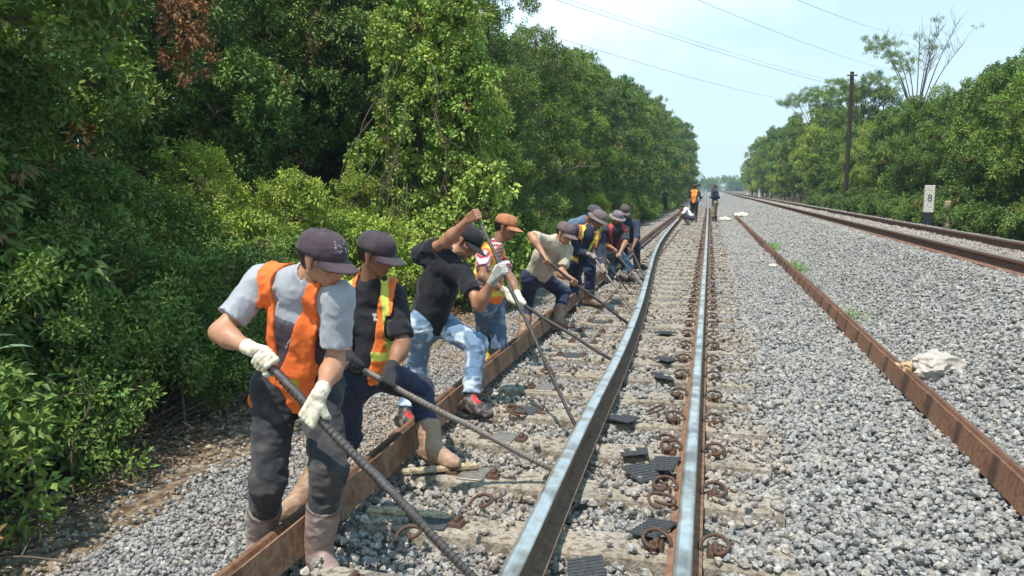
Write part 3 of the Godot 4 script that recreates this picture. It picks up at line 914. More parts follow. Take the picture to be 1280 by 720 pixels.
func leaf_litter() -> void:
	var r := RandomNumberGenerator.new()
	r.seed = 44
	var st := begin()
	st.set_smooth_group(-1)
	var w := 0.03
	tri(st, V(-0.5, 0, 0), V(-0.05, 0.10, 0.24), V(0.5, 0.03, 0)); tri(st, V(-0.5, 0, 0), V(0.5, 0.03, 0), V(-0.05, 0.12, -0.22))
	var leafm := done(st)
	var buf := PackedFloat32Array()
	var count := 0
	while count < 17000:
		var z := -1.2 - pow(r.randf(), 1.4) * 26.0
		var x := -3.85 + r.randfn() * 0.22 - r.randf() * 0.6
		if x > -3.3: continue
		var s := r.randf_range(0.025, 0.07)
		var bas := Basis(V(r.randfn() * 0.35, 1, r.randfn() * 0.35).normalized(), r.randf() * TAU) * Basis(Vector3.RIGHT, r.randfn() * 0.4)
		bas = bas.scaled_local(V(s, s, s * r.randf_range(0.7, 1.2)))
		var p := V(x, gh(x, z) + r.randf_range(0.005, 0.05), z)
		var c: Color = [Color(0.20, 0.13, 0.08), Color(0.30, 0.22, 0.14), Color(0.12, 0.085, 0.06), Color(0.36, 0.28, 0.19), Color(0.22, 0.12, 0.075)][r.randi() % 5]
		buf.append_array(PackedFloat32Array([bas.x.x, bas.y.x, bas.z.x, p.x, bas.x.y, bas.y.y, bas.z.y, p.y, bas.x.z, bas.y.z, bas.z.z, p.z, c.r, c.g, c.b, 1.0]))
		count += 1
	var mm := MultiMesh.new()
	mm.transform_format = MultiMesh.TRANSFORM_3D
	mm.use_colors = true
	mm.mesh = leafm
	mm.instance_count = count
	mm.buffer = buf
	var mi := MultiMeshInstance3D.new()
	mi.name = "leaf_litter"
	mi.multimesh = mm
	mi.material_override = M.dry_leaf
	tag(mi, "brown fallen leaves along the left edge of the ballast below the shrubs", "leaf litter", "", "stuff")
	add_child(mi)
	# a tangle of thin dry stems under the shrubs
	st = begin()
	for k in 420:
		var z := -1.6 - r.randf() * 9.0
		var x := -4.15 - absf(r.randfn()) * 0.4
		var p := V(x, gh(x, z), z)
		var d := V(r.randfn() * 0.5 + 0.15, r.randf_range(0.1, 0.9), r.randfn() * 0.6).normalized() * r.randf_range(0.3, 0.8)
		tube(st, PackedVector3Array([p, p + d * 0.5 + V(r.randfn(), r.randfn(), r.randfn()) * 0.04, p + d + V(0, -0.12, 0)]), 0.006, 0.003, 4, 0.0, g3(r.randf_range(1.2, 3.2)))
	tag(put("dry_twigs", done(st), M.bark, self), "tangle of thin dry twigs under the shaded shrubs at the left", "twigs", "", "stuff")
	# bigger branches that can be told apart
	var br := [["long pale dry branch leaning out of the dark shrubs over the leaf litter", [V(-4.3, 0.25, -3.7), V(-4.0, -0.1, -3.65), V(-3.85, -0.3, -3.5), V(-3.65, -0.4, -3.2)], 0.014], ["crooked grey branch standing in the leaf litter below the dark shrubs", [V(-3.95, -0.45, -3.9), V(-3.98, -0.1, -3.95), V(-3.92, 0.15, -4.05), V(-4.0, 0.42, -4.0)], 0.011],
		["thin dead branch bending across the undergrowth beside the orange-vested man's elbow", [V(-4.1, -0.4, -5.2), V(-4.15, 0.1, -5.3), V(-3.95, 0.5, -5.6), V(-3.8, 0.75, -5.9)], 0.012], ["dead forked branch lying on the litter nearest the photo's bottom edge", [V(-3.9, -0.4, -2.5), V(-3.65, -0.38, -2.7), V(-3.5, -0.36, -3.0), V(-3.2, -0.4, -3.1)], 0.012], ["pale bare branch sticking out of the left tree row towards the track", [V(-5.4, 1.6, -24.0), V(-4.6, 2.0, -23.5), V(-3.9, 2.2, -23.2), V(-3.2, 2.2, -23.0)], 0.03]]
	for b in br:
		st = begin()
		var base: Vector3 = b[1][0]
		var pts := []
		for p in b[1]: pts.append(p - base)
		var path := smooth_path(pts, 5)
		tube(st, path, b[2], b[2] * 0.4, 6, 0.5, g3(1.9))
		for q in [4, 8, 11]:
			var o := V(r.randfn(), absf(r.randfn()), r.randfn()).normalized() * 0.2 * float(b[2]) / 0.012
			tube(st, PackedVector3Array([path[q], path[q] + o * 0.5 + V(0, 0.02, 0), path[q] + o]), float(b[2]) * 0.5, 0.002, 4, 0.0, g3(1.9))
		tag(put("dry_branch", done(st), M.bark, self, base), b[0], "branch", "dry branches")
	# large pale leaves one can pick out at the left edge: each leaf a part
	var pl := thing("broadleaf_plant", "plant with large pale bluish leaves at the left edge, in front of the dark shrubs", "plant", V(-4.35, gh(-4.35, -3.75), -3.75))
	st = begin()
	tube(st, smooth_path([V(0, 0, 0), V(0.05, 0.45, 0.03), V(0.02, 0.85, 0.08), V(0.1, 1.15, 0.1)], 4), 0.012, 0.006, 6)
	put("stem", done(st), M.bark, pl)
	var lm := begin()
	lm.set_smooth_group(0)
	var secs := [[0.0, 0.01], [0.15, 0.35], [0.4, 0.5], [0.7, 0.36], [1.0, 0.01]]
	for i in 4:
		for s: float in [-1.0, 1.0]:
			var a := V(secs[i][0], -0.25 * pow(secs[i][0], 2), 0)
			var b := V(secs[i + 1][0], -0.25 * pow(secs[i + 1][0], 2), 0)
			var c := b + V(-0.02, 0.12 * secs[i + 1][1], s * secs[i + 1][1] * 0.42)
			var d := a + V(-0.02, 0.12 * secs[i][1], s * secs[i][1] * 0.42)
			if s > 0: quad(lm, a, b, c, d)
			else: quad(lm, a, d, c, b)
	var lmesh := done(lm)
	var shades := []
	for c in [Color(0.16, 0.24, 0.17), Color(0.10, 0.17, 0.10), Color(0.22, 0.29, 0.20)]:
		var m: StandardMaterial3D = M.leaf.duplicate()
		m.vertex_color_use_as_albedo = false
		m.albedo_color = (c as Color).linear_to_srgb()
		shades.append(m)
	for i in 22:
		var y := r.randf_range(0.3, 1.2)
		var o := put("leaf", lmesh, shades[i % 3], pl)
		var s := r.randf_range(0.13, 0.24)
		o.transform = Transform3D(Basis(Vector3.UP, i * 2.4 + r.randf() * 0.6) * Basis(Vector3.FORWARD, r.randf_range(-0.5, 0.4)).scaled(V(s, s, s)), V(0.04 + r.randfn() * 0.05, y, 0.06 + r.randfn() * 0.05))

# ------------------------------------------------------------------ people: smooth-joined tapered capsules meshed as surface nets
class Bone:
	var a: Vector3
	var b: Vector3
	var ab: Vector3
	var il: float
	var ra: float
	var dr: float
	var q := Vector3.ZERO          # flatten across this direction ...
	var s := 0.0                   # ... by this much
	var fa := false                # flat ends
	var fb := false
	var dir: Vector3
	var off := 0.0
	func d(p: Vector3) -> float:
		var v := p - a
		if s != 0.0: v += q * (v.dot(q) * s)
		var h := clampf(v.dot(ab) * il, 0.0, 1.0)
		var e := (v - ab * h).length() - (ra + dr * h)
		if fb: e = maxf(e, (p - b).dot(dir))
		if fa: e = maxf(e, (a - p).dot(dir))
		return e

func bone(a: Vector3, b: Vector3, ra: float, rb: float, q := Vector3.ZERO, s := 1.0, flat := 0) -> Bone:
	var o := Bone.new()
	if a.distance_squared_to(b) < 1e-8: b = a + Vector3(0, 0.0005, 0)
	o.a = a; o.b = b
	o.ab = b - a
	if s != 1.0:
		o.q = q.normalized()
		o.s = s - 1.0
		o.ab += o.q * (o.ab.dot(o.q) * o.s)
	o.il = 1.0 / o.ab.length_squared()
	o.ra = ra; o.dr = rb - ra
	o.dir = (b - a).normalized()
	o.fa = flat & 1 > 0
	o.fb = flat & 2 > 0
	return o

var f_k := 0.03
var f_amp := 0.0
var f_frq := Vector3.ONE
var f_cuts: Array[Bone] = []
var f_planes: Array[Vector3] = []   # pairs: point, outward normal; what lies beyond is cut off
var f_floor := -1e9
var f_verts := PackedVector3Array()
var f_cells := {}
var f_edges := PackedInt32Array()
var f_org: Vector3
var f_cell: float

func field(p: Vector3, list: Array[Bone]) -> float:
	var d := 1e3
	for b in list:
		var e := b.d(p)
		var hh := f_k - absf(d - e)
		d = minf(d, e)
		if hh > 0.0: d -= hh * hh * 0.25 / f_k
	for c in f_cuts:
		d = maxf(d, -c.d(p))
	for i in range(0, f_planes.size(), 2):
		d = maxf(d, (p - f_planes[i]).dot(f_planes[i + 1]))
	if p.y < f_floor + 0.3: d = maxf(d, f_floor - p.y)
	return d

func descend(i: Vector3i, n: int, list: Array[Bone]) -> void:
	var half := f_cell * n * 0.5
	var c := f_org + Vector3(i) * f_cell + Vector3.ONE * half
	var rad := half * 1.7321
	var best := 1e3
	var ds := PackedFloat32Array()
	for b in list:
		var e := b.d(c)
		ds.append(e)
		if e < best: best = e
	if best > rad * 1.5 + f_k * 0.5 + f_amp: return
	var d := field(c, list)
	if d < -(rad * 1.6 + f_amp + f_k * 0.5): return
	var sub: Array[Bone] = []
	for k in list.size():
		if ds[k] < best + 2.6 * rad + f_k: sub.append(list[k])
	if n > 4:
		var m := n >> 1
		for x in 2:
			for y in 2:
				for z in 2:
					descend(i + Vector3i(x, y, z) * m, m, sub)
		return
	var val := PackedFloat32Array()
	val.resize(125)
	var lo := 1e3
	var hi := -1e3
	var k := 0
	for x in 5:
		for y in 5:
			for z in 5:
				var p := f_org + Vector3(i.x + x, i.y + y, i.z + z) * f_cell
				var v := field(p, sub)
				if f_amp > 0.0 and absf(v) < f_cell * 3.0 + f_amp: v -= f_amp * fold.get_noise_3dv(p * f_frq)
				val[k] = v
				lo = minf(lo, v); hi = maxf(hi, v)
				k += 1
	if lo > 0.0 or hi <= 0.0: return
	for x in 4:
		for y in 4:
			for z in 4:
				var o := x * 25 + y * 5 + z
				var v0 := val[o]
				var sum := Vector3.ZERO
				var cnt := 0
				# twelve edges of the cell
				var v := [v0, val[o + 1], val[o + 5], val[o + 6], val[o + 25], val[o + 26], val[o + 30], val[o + 31]]
				var inside := 0
				for q in 8:
					if v[q] <= 0.0: inside += 1
				if inside > 0 and inside < 8:
					for e in CUBE_EDGES:
						var va: float = v[e[0]]
						var vb: float = v[e[1]]
						if (va <= 0.0) != (vb <= 0.0):
							var t := va / (va - vb)
							sum += CORNER[e[0]].lerp(CORNER[e[1]], t)
							cnt += 1
					f_cells[key3(i.x + x, i.y + y, i.z + z)] = f_verts.size()
					f_verts.append(f_org + (Vector3(i.x + x, i.y + y, i.z + z) + sum / cnt) * f_cell)
				if (v0 <= 0.0) != (val[o + 25] <= 0.0): f_edges.append_array(PackedInt32Array([i.x + x, i.y + y, i.z + z, 0, 1 if v0 <= 0.0 else 0]))
				if (v0 <= 0.0) != (val[o + 5] <= 0.0): f_edges.append_array(PackedInt32Array([i.x + x, i.y + y, i.z + z, 1, 1 if v0 <= 0.0 else 0]))
				if (v0 <= 0.0) != (val[o + 1] <= 0.0): f_edges.append_array(PackedInt32Array([i.x + x, i.y + y, i.z + z, 2, 1 if v0 <= 0.0 else 0]))

const CORNER: Array[Vector3] = [Vector3(0, 0, 0), Vector3(0, 0, 1), Vector3(0, 1, 0), Vector3(0, 1, 1), Vector3(1, 0, 0), Vector3(1, 0, 1), Vector3(1, 1, 0), Vector3(1, 1, 1)]
const CUBE_EDGES := [[0, 1], [2, 3], [4, 5], [6, 7], [0, 2], [1, 3], [4, 6], [5, 7], [0, 4], [1, 5], [2, 6], [3, 7]]

func key3(x: int, y: int, z: int) -> int:
	return (x << 42) | (y << 21) | z

# appends the surface to arrays [verts, normals, colours, indices]
func net(arr: Array, bones: Array[Bone], cell: float, k: float, paint: Callable, amp := 0.0, frq := Vector3.ONE, cuts: Array[Bone] = [], floor_y := -1e9) -> void:
	f_k = k; f_amp = amp; f_frq = frq; f_cuts = cuts; f_cell = cell; f_floor = floor_y
	f_verts = PackedVector3Array(); f_cells = {}; f_edges = PackedInt32Array()
	var lo := Vector3.ONE * 1e3
	var hi := -lo
	for b in bones:
		var r := maxf(b.ra, b.ra + b.dr) + amp + cell * 2 + k * 0.3
		lo = lo.min(b.a - Vector3.ONE * r).min(b.b - Vector3.ONE * r)
		hi = hi.max(b.a + Vector3.ONE * r).max(b.b + Vector3.ONE * r)
	f_org = lo
	var top := 32
	var ext := (hi - lo) / (cell * top)
	for x in int(ext.x) + 1:
		for y in int(ext.y) + 1:
			for z in int(ext.z) + 1:
				descend(Vector3i(x, y, z) * top, top, bones)
	var n := f_verts.size()
	var nor := PackedVector3Array()
	nor.resize(n)
	var base: int = arr[0].size()
	var idx := PackedInt32Array()
	for e in range(0, f_edges.size(), 5):
		var x := f_edges[e]
		var y := f_edges[e + 1]
		var z := f_edges[e + 2]
		var ax := f_edges[e + 3]
		var q: Array
		match ax:
			0: q = [key3(x, y - 1, z - 1), key3(x, y, z - 1), key3(x, y, z), key3(x, y - 1, z)]
			1: q = [key3(x - 1, y, z - 1), key3(x - 1, y, z), key3(x, y, z), key3(x, y, z - 1)]
			_: q = [key3(x - 1, y - 1, z), key3(x, y - 1, z), key3(x, y, z), key3(x - 1, y, z)]
		if not (f_cells.has(q[0]) and f_cells.has(q[1]) and f_cells.has(q[2]) and f_cells.has(q[3])): continue
		var a: int = f_cells[q[0]]
		var b: int = f_cells[q[1]]
		var c: int = f_cells[q[2]]
		var d: int = f_cells[q[3]]
		if f_edges[e + 4] == 0:
			var t := b; b = d; d = t
		var fn := (f_verts[c] - f_verts[a]).cross(f_verts[d] - f_verts[b])
		nor[a] += fn; nor[b] += fn; nor[c] += fn; nor[d] += fn
		idx.append_array(PackedInt32Array([base + a, base + c, base + b, base + a, base + d, base + c]))
	for i in n: nor[i] = nor[i].normalized()
	var col := PackedColorArray()
	for i in n: col.append(paint.call(f_verts[i]))
	arr[0].append_array(f_verts); arr[1].append_array(nor); arr[2].append_array(col); arr[3].append_array(idx)

func fresh() -> Array:
	return [PackedVector3Array(), PackedVector3Array(), PackedColorArray(), PackedInt32Array()]

func solid(arr: Array) -> ArrayMesh:
	var m := ArrayMesh.new()
	var a := []
	a.resize(Mesh.ARRAY_MAX)
	a[Mesh.ARRAY_VERTEX] = arr[0]; a[Mesh.ARRAY_NORMAL] = arr[1]; a[Mesh.ARRAY_COLOR] = arr[2]; a[Mesh.ARRAY_INDEX] = arr[3]
	m.add_surface_from_arrays(Mesh.PRIMITIVE_TRIANGLES, a)
	return m

func ortho(v: Vector3, axis: Vector3) -> Vector3:
	return (v - axis * v.dot(axis)).normalized()

# a hand closed round a bar: palm on the back side, four fingers curling round, thumb from the side of the palm
func grip(g: Vector3, wrist: Vector3, ax: Vector3, rb: float, s: float, over: Vector3, fat := 0.0) -> Array[Bone]:
	var out: Array[Bone] = []
	var t := -ortho(wrist - g, ax)                        # from the wrist over the knuckles
	var n := ax.cross(t).normalized()                     # back of the hand
	if n.dot(over) < 0: n = -n
	var r := rb + 0.004
	var back := g + n * (r + 0.012 * s)
	for k in 4:                                           # metacarpals
		var o := ax * (k - 1.5) * 0.0195 * s
		var kn := back + o + t * 0.022 * s
		out.append(bone(wrist + n * 0.004 + o * 0.55, kn, 0.0155 * s + fat, 0.0125 * s + fat))
		var fr: float = [0.0098, 0.0104, 0.0101, 0.009][k] * s + fat
		var ln: float = [0.92, 1.0, 0.97, 0.82][k]
		var prev := kn
		for j in 3:
			var th := (0.95 + 0.95 * j) * ln + 0.1
			var rr: float = r + fr * 0.9
			var p: Vector3 = g + o * (1.0 - 0.06 * j) + n * rr * cos(th) + t * rr * sin(th)
			out.append(bone(prev, p, fr * (1.0 - 0.06 * j), fr * (0.94 - 0.07 * j)))
			prev = p
	var side := 1.0 if ax.dot(over.cross(t)) > 0 else -1.0
	side = signf(ax.dot(Vector3(0.3, -0.4, 0.2))) if side == 0 else side
	var tb := wrist.lerp(back, 0.35) + ax * side * 0.026 * s
	var t1 := g - t * (r + 0.012 * s) * 0.9 + n * 0.004 + ax * side * 0.040 * s
	var t2 := g - t * (r * 0.6) - n * (r + 0.008 * s) * 0.8 + ax * side * 0.047 * s
	var t3 := g + t * (r * 0.5) - n * (r + 0.008 * s) + ax * side * 0.043 * s
	out.append(bone(tb, t1, 0.016 * s + fat, 0.0125 * s + fat))
	out.append(bone(t1, t2, 0.012 * s + fat, 0.0105 * s + fat))
	out.append(bone(t2, t3, 0.0105 * s + fat, 0.009 * s + fat))
	return out

func open_hand(wrist: Vector3, dir: Vector3, palm_n: Vector3, s: float) -> Array[Bone]:
	var out: Array[Bone] = []
	var d := dir.normalized()
	var n := ortho(palm_n, d)
	var w := d.cross(n)
	for k in 4:
		var o := w * (k - 1.5) * 0.02 * s
		var kn := wrist + d * 0.085 * s + o
		out.append(bone(wrist + o * 0.5, kn, 0.015 * s, 0.0115 * s))
		var prev := kn
		var dd := d
		for j in 3:
			dd = (dd + n * 0.28).normalized()
			var p: Vector3 = prev + dd * [0.036, 0.026, 0.02][j] * [0.92, 1.0, 0.96, 0.8][k] * s
			out.append(bone(prev, p, 0.0095 * s, 0.0085 * s)); prev = p
	var tb := wrist + d * 0.02 * s + w * 0.025 * s
	out.append(bone(tb, tb + (d + w * 0.9 + n * 0.3).normalized() * 0.045 * s, 0.014 * s, 0.011 * s))
	out.append(bone(tb + (d + w * 0.9 + n * 0.3).normalized() * 0.045 * s, tb + (d * 1.5 + w * 0.8 + n * 0.6).normalized() * 0.078 * s, 0.011 * s, 0.009 * s))
	return out

func head_bones(c: Vector3, f: Vector3, u: Vector3, r: Vector3, s: float) -> Array[Bone]:
	var at := func(x: float, y: float, z: float) -> Vector3: return c + (r * x + u * y + f * z) * s
	var o: Array[Bone] = []
	o.append(bone(at.call(0, 0.035, -0.028), at.call(0, 0.038, 0.022), 0.087 * s, 0.083 * s, r, 1.12))
	o.append(bone(at.call(0, 0.01, 0.032), at.call(0, -0.05, 0.036), 0.060 * s, 0.047 * s))
	for e: float in [-1.0, 1.0]:
		o.append(bone(at.call(0.048 * e, -0.045, 0.0), at.call(0.012 * e, -0.086, 0.062), 0.022 * s, 0.017 * s))
		o.append(bone(at.call(0.020 * e, 0.020, 0.084), at.call(0.052 * e, 0.018, 0.062), 0.0105 * s, 0.010 * s))
		o.append(bone(at.call(0.043 * e, -0.020, 0.062), at.call(0.05 * e, -0.016, 0.045), 0.019 * s, 0.018 * s))
		o.append(bone(at.call(0.011 * e, -0.033, 0.093), at.call(0.012 * e, -0.033, 0.088), 0.0085 * s, 0.008 * s))
		o.append(bone(at.call(0.080 * e, 0.012, -0.006), at.call(0.078 * e, -0.024, 0.002), 0.019 * s, 0.012 * s, r, 2.4))
		o.append(bone(at.call(0.016 * e, -0.060, 0.082), at.call(0.002 * e, -0.057, 0.089), 0.006 * s, 0.0075 * s))
		o.append(bone(at.call(0.014 * e, -0.068, 0.081), at.call(0.002 * e, -0.069, 0.087), 0.006 * s, 0.008 * s))
	o.append(bone(at.call(0, 0.012, 0.086), at.call(0, -0.026, 0.106), 0.0095 * s, 0.0125 * s))
	o.append(bone(at.call(0, -0.088, 0.066), at.call(0, -0.09, 0.062), 0.018 * s, 0.018 * s))
	return o

# paint helpers: colours are the cloth's and skin's own
func blotch(c: Color, p: Vector3, amt: float, fr := 6.0) -> Color:
	var v := 1.0 + amt * nz.get_noise_3dv(p * fr)
	return Color(c.r * v, c.g * v, c.b * v)

func person(key: String, label: String, group: String, o: Dictionary) -> void:
	var P: Dictionary = POSE[key]
	var s: float = P.sc
	var cell: float = o.cell
	var root := thing("person", label, "person", Vector3(P.pelvis.x, minf(P.anR.y, P.anL.y) - 0.09 * s, P.pelvis.z), group)
	var org := root.position
	var J := {}
	for k in P:
		if P[k] is Vector3: J[k] = P[k] - org if k != "face" and k != "fwd" else P[k]
	var mid: Vector3 = (J.shR + J.shL) / 2
	var spine: Vector3 = (mid - J.pelvis).normalized()
	var tf: Vector3 = (J.shL - J.shR).normalized().cross(spine).normalized()     # chest forward
	var hf := ortho((tf + P.fwd.normalized()).normalized(), (J.hipL - J.hipR).normalized())
	var chest: Vector3 = J.pelvis.lerp(mid, 0.62) - tf * 0.015
	var belly: Vector3 = J.pelvis.lerp(mid, 0.22) + tf * 0.008
	var face: Vector3 = P.face
	var nd: Vector3 = (J.head - mid).normalized()
	var hu := ortho((nd * 0.35 + Vector3.UP * 0.75).normalized(), face)
	var hr := face.cross(hu)
	var hc: Vector3 = J.head
	var skin: Color = o.get("skin", Color(0.32, 0.155, 0.088))
	var bar_ax: Vector3 = (J.barB - J.barA).normalized() if J.has("barA") else Vector3.RIGHT
	var rb: float = o.get("bar_r", 0.018)
	var sleeve: float = o.get("sleeve", 0.62)
	# ---------------- the body under and outside the clothes
	var sk := func(p: Vector3) -> Color:
		var l := p - hc
		var fz := l.dot(face) / s
		var fy := l.dot(hu) / s
		var fx := absf(l.dot(hr)) / s
		var c := blotch(skin, p, 0.16, 9.0)
		if l.length() < 0.16 * s:
			if fz > 0.07 and fy < -0.052 and fy > -0.078 and fx < 0.024: c = Color(c.r * 0.86, c.g * 0.60, c.b * 0.62)
			if fz > 0.055 and fy > 0.014 and fy < 0.027 and fx > 0.012 and fx < 0.05: c = c * 0.16
			if fy > 0.0 - maxf(0.0, -fz) * 0.5 and fz < 0.012 and fx > 0.045 and fx < 0.077 and fy < 0.05: c = c * 0.14
			if fz < -0.02 and fy > -0.055: c = c * 0.14
			if fz > 0.05 and fy < -0.07 and nz.get_noise_3dv(p * 300.0) > 0.0: c = c * 0.8
		return c
	var arr := fresh()
	var bd: Array[Bone] = []
	bd.append(bone(J.hipR, J.hipL, 0.092 * s, 0.092 * s))
	bd.append(bone(J.pelvis, belly, 0.105 * s, 0.115 * s, tf, 1.35))
	bd.append(bone(belly, chest, 0.12 * s, 0.135 * s, tf, 1.4))
	bd.append(bone(chest, mid - spine * 0.03, 0.13 * s, 0.085 * s, tf, 1.3))
	bd.append(bone(mid, hc - hu * 0.065 * s - face * 0.012 * s, 0.060 * s, 0.052 * s))
	for e in ["R", "L"]:
		bd.append(bone(mid, J["sh" + e], 0.06 * s, 0.05 * s))
		bd.append(bone(J["sh" + e], J["el" + e], 0.046 * s, 0.038 * s))
		var fm: Vector3 = J["el" + e].lerp(J["wr" + e], 0.3)
		bd.append(bone(J["el" + e], fm, 0.038 * s, 0.041 * s))
		bd.append(bone(fm, J["wr" + e], 0.041 * s, 0.026 * s))
		bd.append(bone(J["hip" + e], J["kn" + e], 0.075 * s, 0.05 * s))
		bd.append(bone(J["kn" + e], J["an" + e], 0.05 * s, 0.032 * s))
		bd.append(bone(J["an" + e], J["an" + e].lerp(J["toe" + e], 0.6), 0.030 * s, 0.020 * s))
	net(arr, bd, maxf(cell, 0.008) * 1.1, 0.045 * s, sk)
	var hb := head_bones(hc, face, hu, hr, s)
	hb.append(bone(hc - hu * 0.04 * s - face * 0.01 * s, hc.lerp(mid, 0.75), 0.054 * s, 0.062 * s))
	var sockets: Array[Bone] = []
	if cell < 0.011:
		for e: float in [-1.0, 1.0]: sockets.append(bone(hc + (hr * 0.032 * e + hu * 0.002 + face * 0.098) * s, hc + (hr * 0.036 * e + hu * 0.002 + face * 0.096) * s, 0.0165 * s, 0.0165 * s))
	net(arr, hb, clampf(cell * 0.5, 0.0034, 0.012), 0.016 * s, sk, 0.0, Vector3.ONE, sockets)
	var overs: Array = o.get("over", [Vector3(0.2, 1, 0.4), Vector3(0.2, 1, 0.4)])
	var gl: Array = o.get("gloves", [null, null])
	for i in 2:
		var e: String = ["R", "L"][i]
		var hbones: Array[Bone]
		if o.get("free_hands", false): hbones = open_hand(J["wr" + e], J["hand" + e] - J["wr" + e], Vector3(0, -0.3, 0) - (J["el" + e] - J["wr" + e]).normalized() * 0.2 + tf, s)
		else: hbones = grip(J["hand" + e], J["wr" + e], bar_ax, rb, s, overs[i], 0.0 if gl[i] == null else 0.0035)
		hbones.append(bone(J["wr" + e], J["wr" + e].lerp(J["el" + e], 0.14), 0.026 * s, 0.029 * s, Vector3.ZERO, 1.0, 0))
		var hcell := clampf(cell * 0.5, 0.003, 0.010)
		if gl[i] == null: net(arr, hbones, hcell, 0.005, sk)
		else:
			var gc: Color = gl[i]
			hbones.append(bone(J["wr" + e], J["wr" + e].lerp(J["el" + e], 0.22), 0.031 * s, 0.034 * s, Vector3.ZERO, 1.0, 2))
			var ga := fresh()
			var gp := func(p: Vector3) -> Color:
				var v := nz.get_noise_3dv(p * 24.0)
				return blotch(gc.lerp(Color(gc.r * 0.62, gc.g * 0.56, gc.b * 0.48), smoothstep(0.0, 0.55, v)), p, 0.15, 40.0)
			net(ga, hbones, hcell, 0.0045, gp, 0.0010, Vector3.ONE * 38.0)
			put("glove", solid(ga), M.glove, root)
	put("body", solid(arr), M.skin, root)
	# ---------------- trousers
	var tc: Color = o.trousers
	var tb: Array[Bone] = []
	tb.append(bone(J.hipR, J.hipL, 0.112 * s, 0.112 * s))
	tb.append(bone(J.pelvis - spine * 0.02, J.pelvis + spine * 0.10 * s, 0.13 * s, 0.128 * s, hf, 1.25, 2))
	for e in ["R", "L"]:
		var cuff: Vector3 = J["kn" + e].lerp(J["an" + e], o.get("cuff", 0.93))
		tb.append(bone(J["hip" + e], J["kn" + e], 0.098 * s, 0.075 * s))
		tb.append(bone(J["kn" + e], cuff, 0.075 * s, o.get("hem_r", 0.062) * s, Vector3.ZERO, 1.0, 2))
	var ta := fresh()
	var tp := func(p: Vector3) -> Color:
		var c := blotch(tc, p, 0.25, 5.0)
		var v := nz.get_noise_3dv(p * 7.0 + Vector3(3, 1, 7))
		if o.has("fade"): c = c.lerp(o.fade, smoothstep(-0.05, 0.35, v))          # worn, bleached patches
		if o.has("dust"): c = c.lerp(o.dust, 0.75 * smoothstep(0.08, 0.5, nz.get_noise_3dv(p * 11.0 + Vector3(8, 2, 1))))
		return c
	net(ta, tb, cell, 0.04 * s, tp, 0.011 * s, Vector3(6.0, 11.0, 6.0))
	put("trousers", solid(ta), M.cloth, root)
	# ---------------- shirt
	var sb := shirt_bones(J, s, spine, tf, mid, chest, belly, sleeve, 0.0, o.get("hem", 0.02))
	var neck: Array[Bone] = [bone(mid.lerp(hc, 0.58) + tf * 0.008, hc, 0.060 * s, 0.066 * s)]
	var sa := fresh()
	var shirt_col: Color = o.shirt
	var sp := func(p: Vector3) -> Color:
		var l: Vector3 = p - J.pelvis
		var hgt: float = l.dot(spine) / s
		var wid: float = (p - mid).dot((J.shL - J.shR).normalized()) / s
		var c := blotch(shirt_col, p, 0.14, 5.0)
		match o.get("pattern", ""):
			"panel":                                     # dark body with grey yoke and sleeves, edges curving down at the sides
				var edge := 0.37 + 0.55 * wid * wid
				c = c.lerp(blotch(Color(0.052, 0.036, 0.050), p, 0.25), smoothstep(0.004, -0.004, hgt - edge) * smoothstep(0.169, 0.161, absf(wid)))
				if absf(hgt - edge - 0.006) < 0.006 and absf(wid) < 0.165: c = Color(0.09, 0.08, 0.10)
				if (p - mid).dot(tf) > 0.02 and absf(hgt - 0.27 - 0.035 * sin(wid * 55.0)) < 0.004 and wid > -0.01 and wid < 0.075: c = Color(0.5, 0.5, 0.52)
			"logo":
				if (p - mid).dot(tf) > 0.03 and wid > 0.03 and wid < 0.085 and (absf(hgt - 0.37) < 0.006 or absf(hgt - 0.345) < 0.006 or absf(wid - 0.035) < 0.005 and absf(hgt - 0.357) < 0.016): c = Color(0.6, 0.6, 0.6)
			"stripes":
				if fposmod(hgt + 0.25 * wid * wid + absf(wid) * 0.05, 0.036) < 0.018: c = blotch(Color(0.55, 0.52, 0.52), p, 0.1)
			"hivis":
				if absf(hgt - 0.42) < 0.035: c = Color(0.75, 0.62, 0.08)
		if o.has("shirt_dust"): c = c.lerp(o.shirt_dust, 0.6 * smoothstep(0.05, 0.5, nz.get_noise_3dv(p * 8.0)))
		return c
	net(sa, sb, cell, 0.04 * s, sp, 0.010 * s, Vector3(7.0, 6.0, 7.0), neck)
	put("shirt", solid(sa), M.cloth, root)
	# ---------------- vest
	if o.has("vest"):
		var vc: Color = o.vest
		var vb := shirt_bones(J, s, spine, tf, mid, chest, belly, minf(sleeve, 1.0), 0.014, o.get("vest_hem", -0.02))
		var vcut: Array[Bone] = [bone(mid + spine * 0.03 + tf * 0.02, mid + (spine + nd * 0.6) * 0.14 * s, 0.070 * s, 0.085 * s), bone(mid.lerp(hc, 0.25), hc, 0.080 * s, 0.09 * s)]
		var v0: Vector3 = mid + tf * 0.17 * s + spine * 0.06
		var v1: Vector3 = J.pelvis.lerp(mid, o.get("open_to", 0.25)) + tf * 0.19 * s
		vcut.append(bone(v0, v1, o.get("open", 0.09) * s, o.get("open_low", 0.04) * s, tf, 0.35))
		f_planes = []
		for e in ["R", "L"]:
			var outw: Vector3 = (J["sh" + e] - mid).normalized()
			vcut.append(bone(J["sh" + e].lerp(J["el" + e], 0.22) + outw * 0.03 * s, J["el" + e], 0.088 * s, 0.112 * s))
			f_planes.append_array([mid + outw * float(o.get("strap", 0.15)) * s, (outw - spine * 0.14).normalized()])
		var va := fresh()
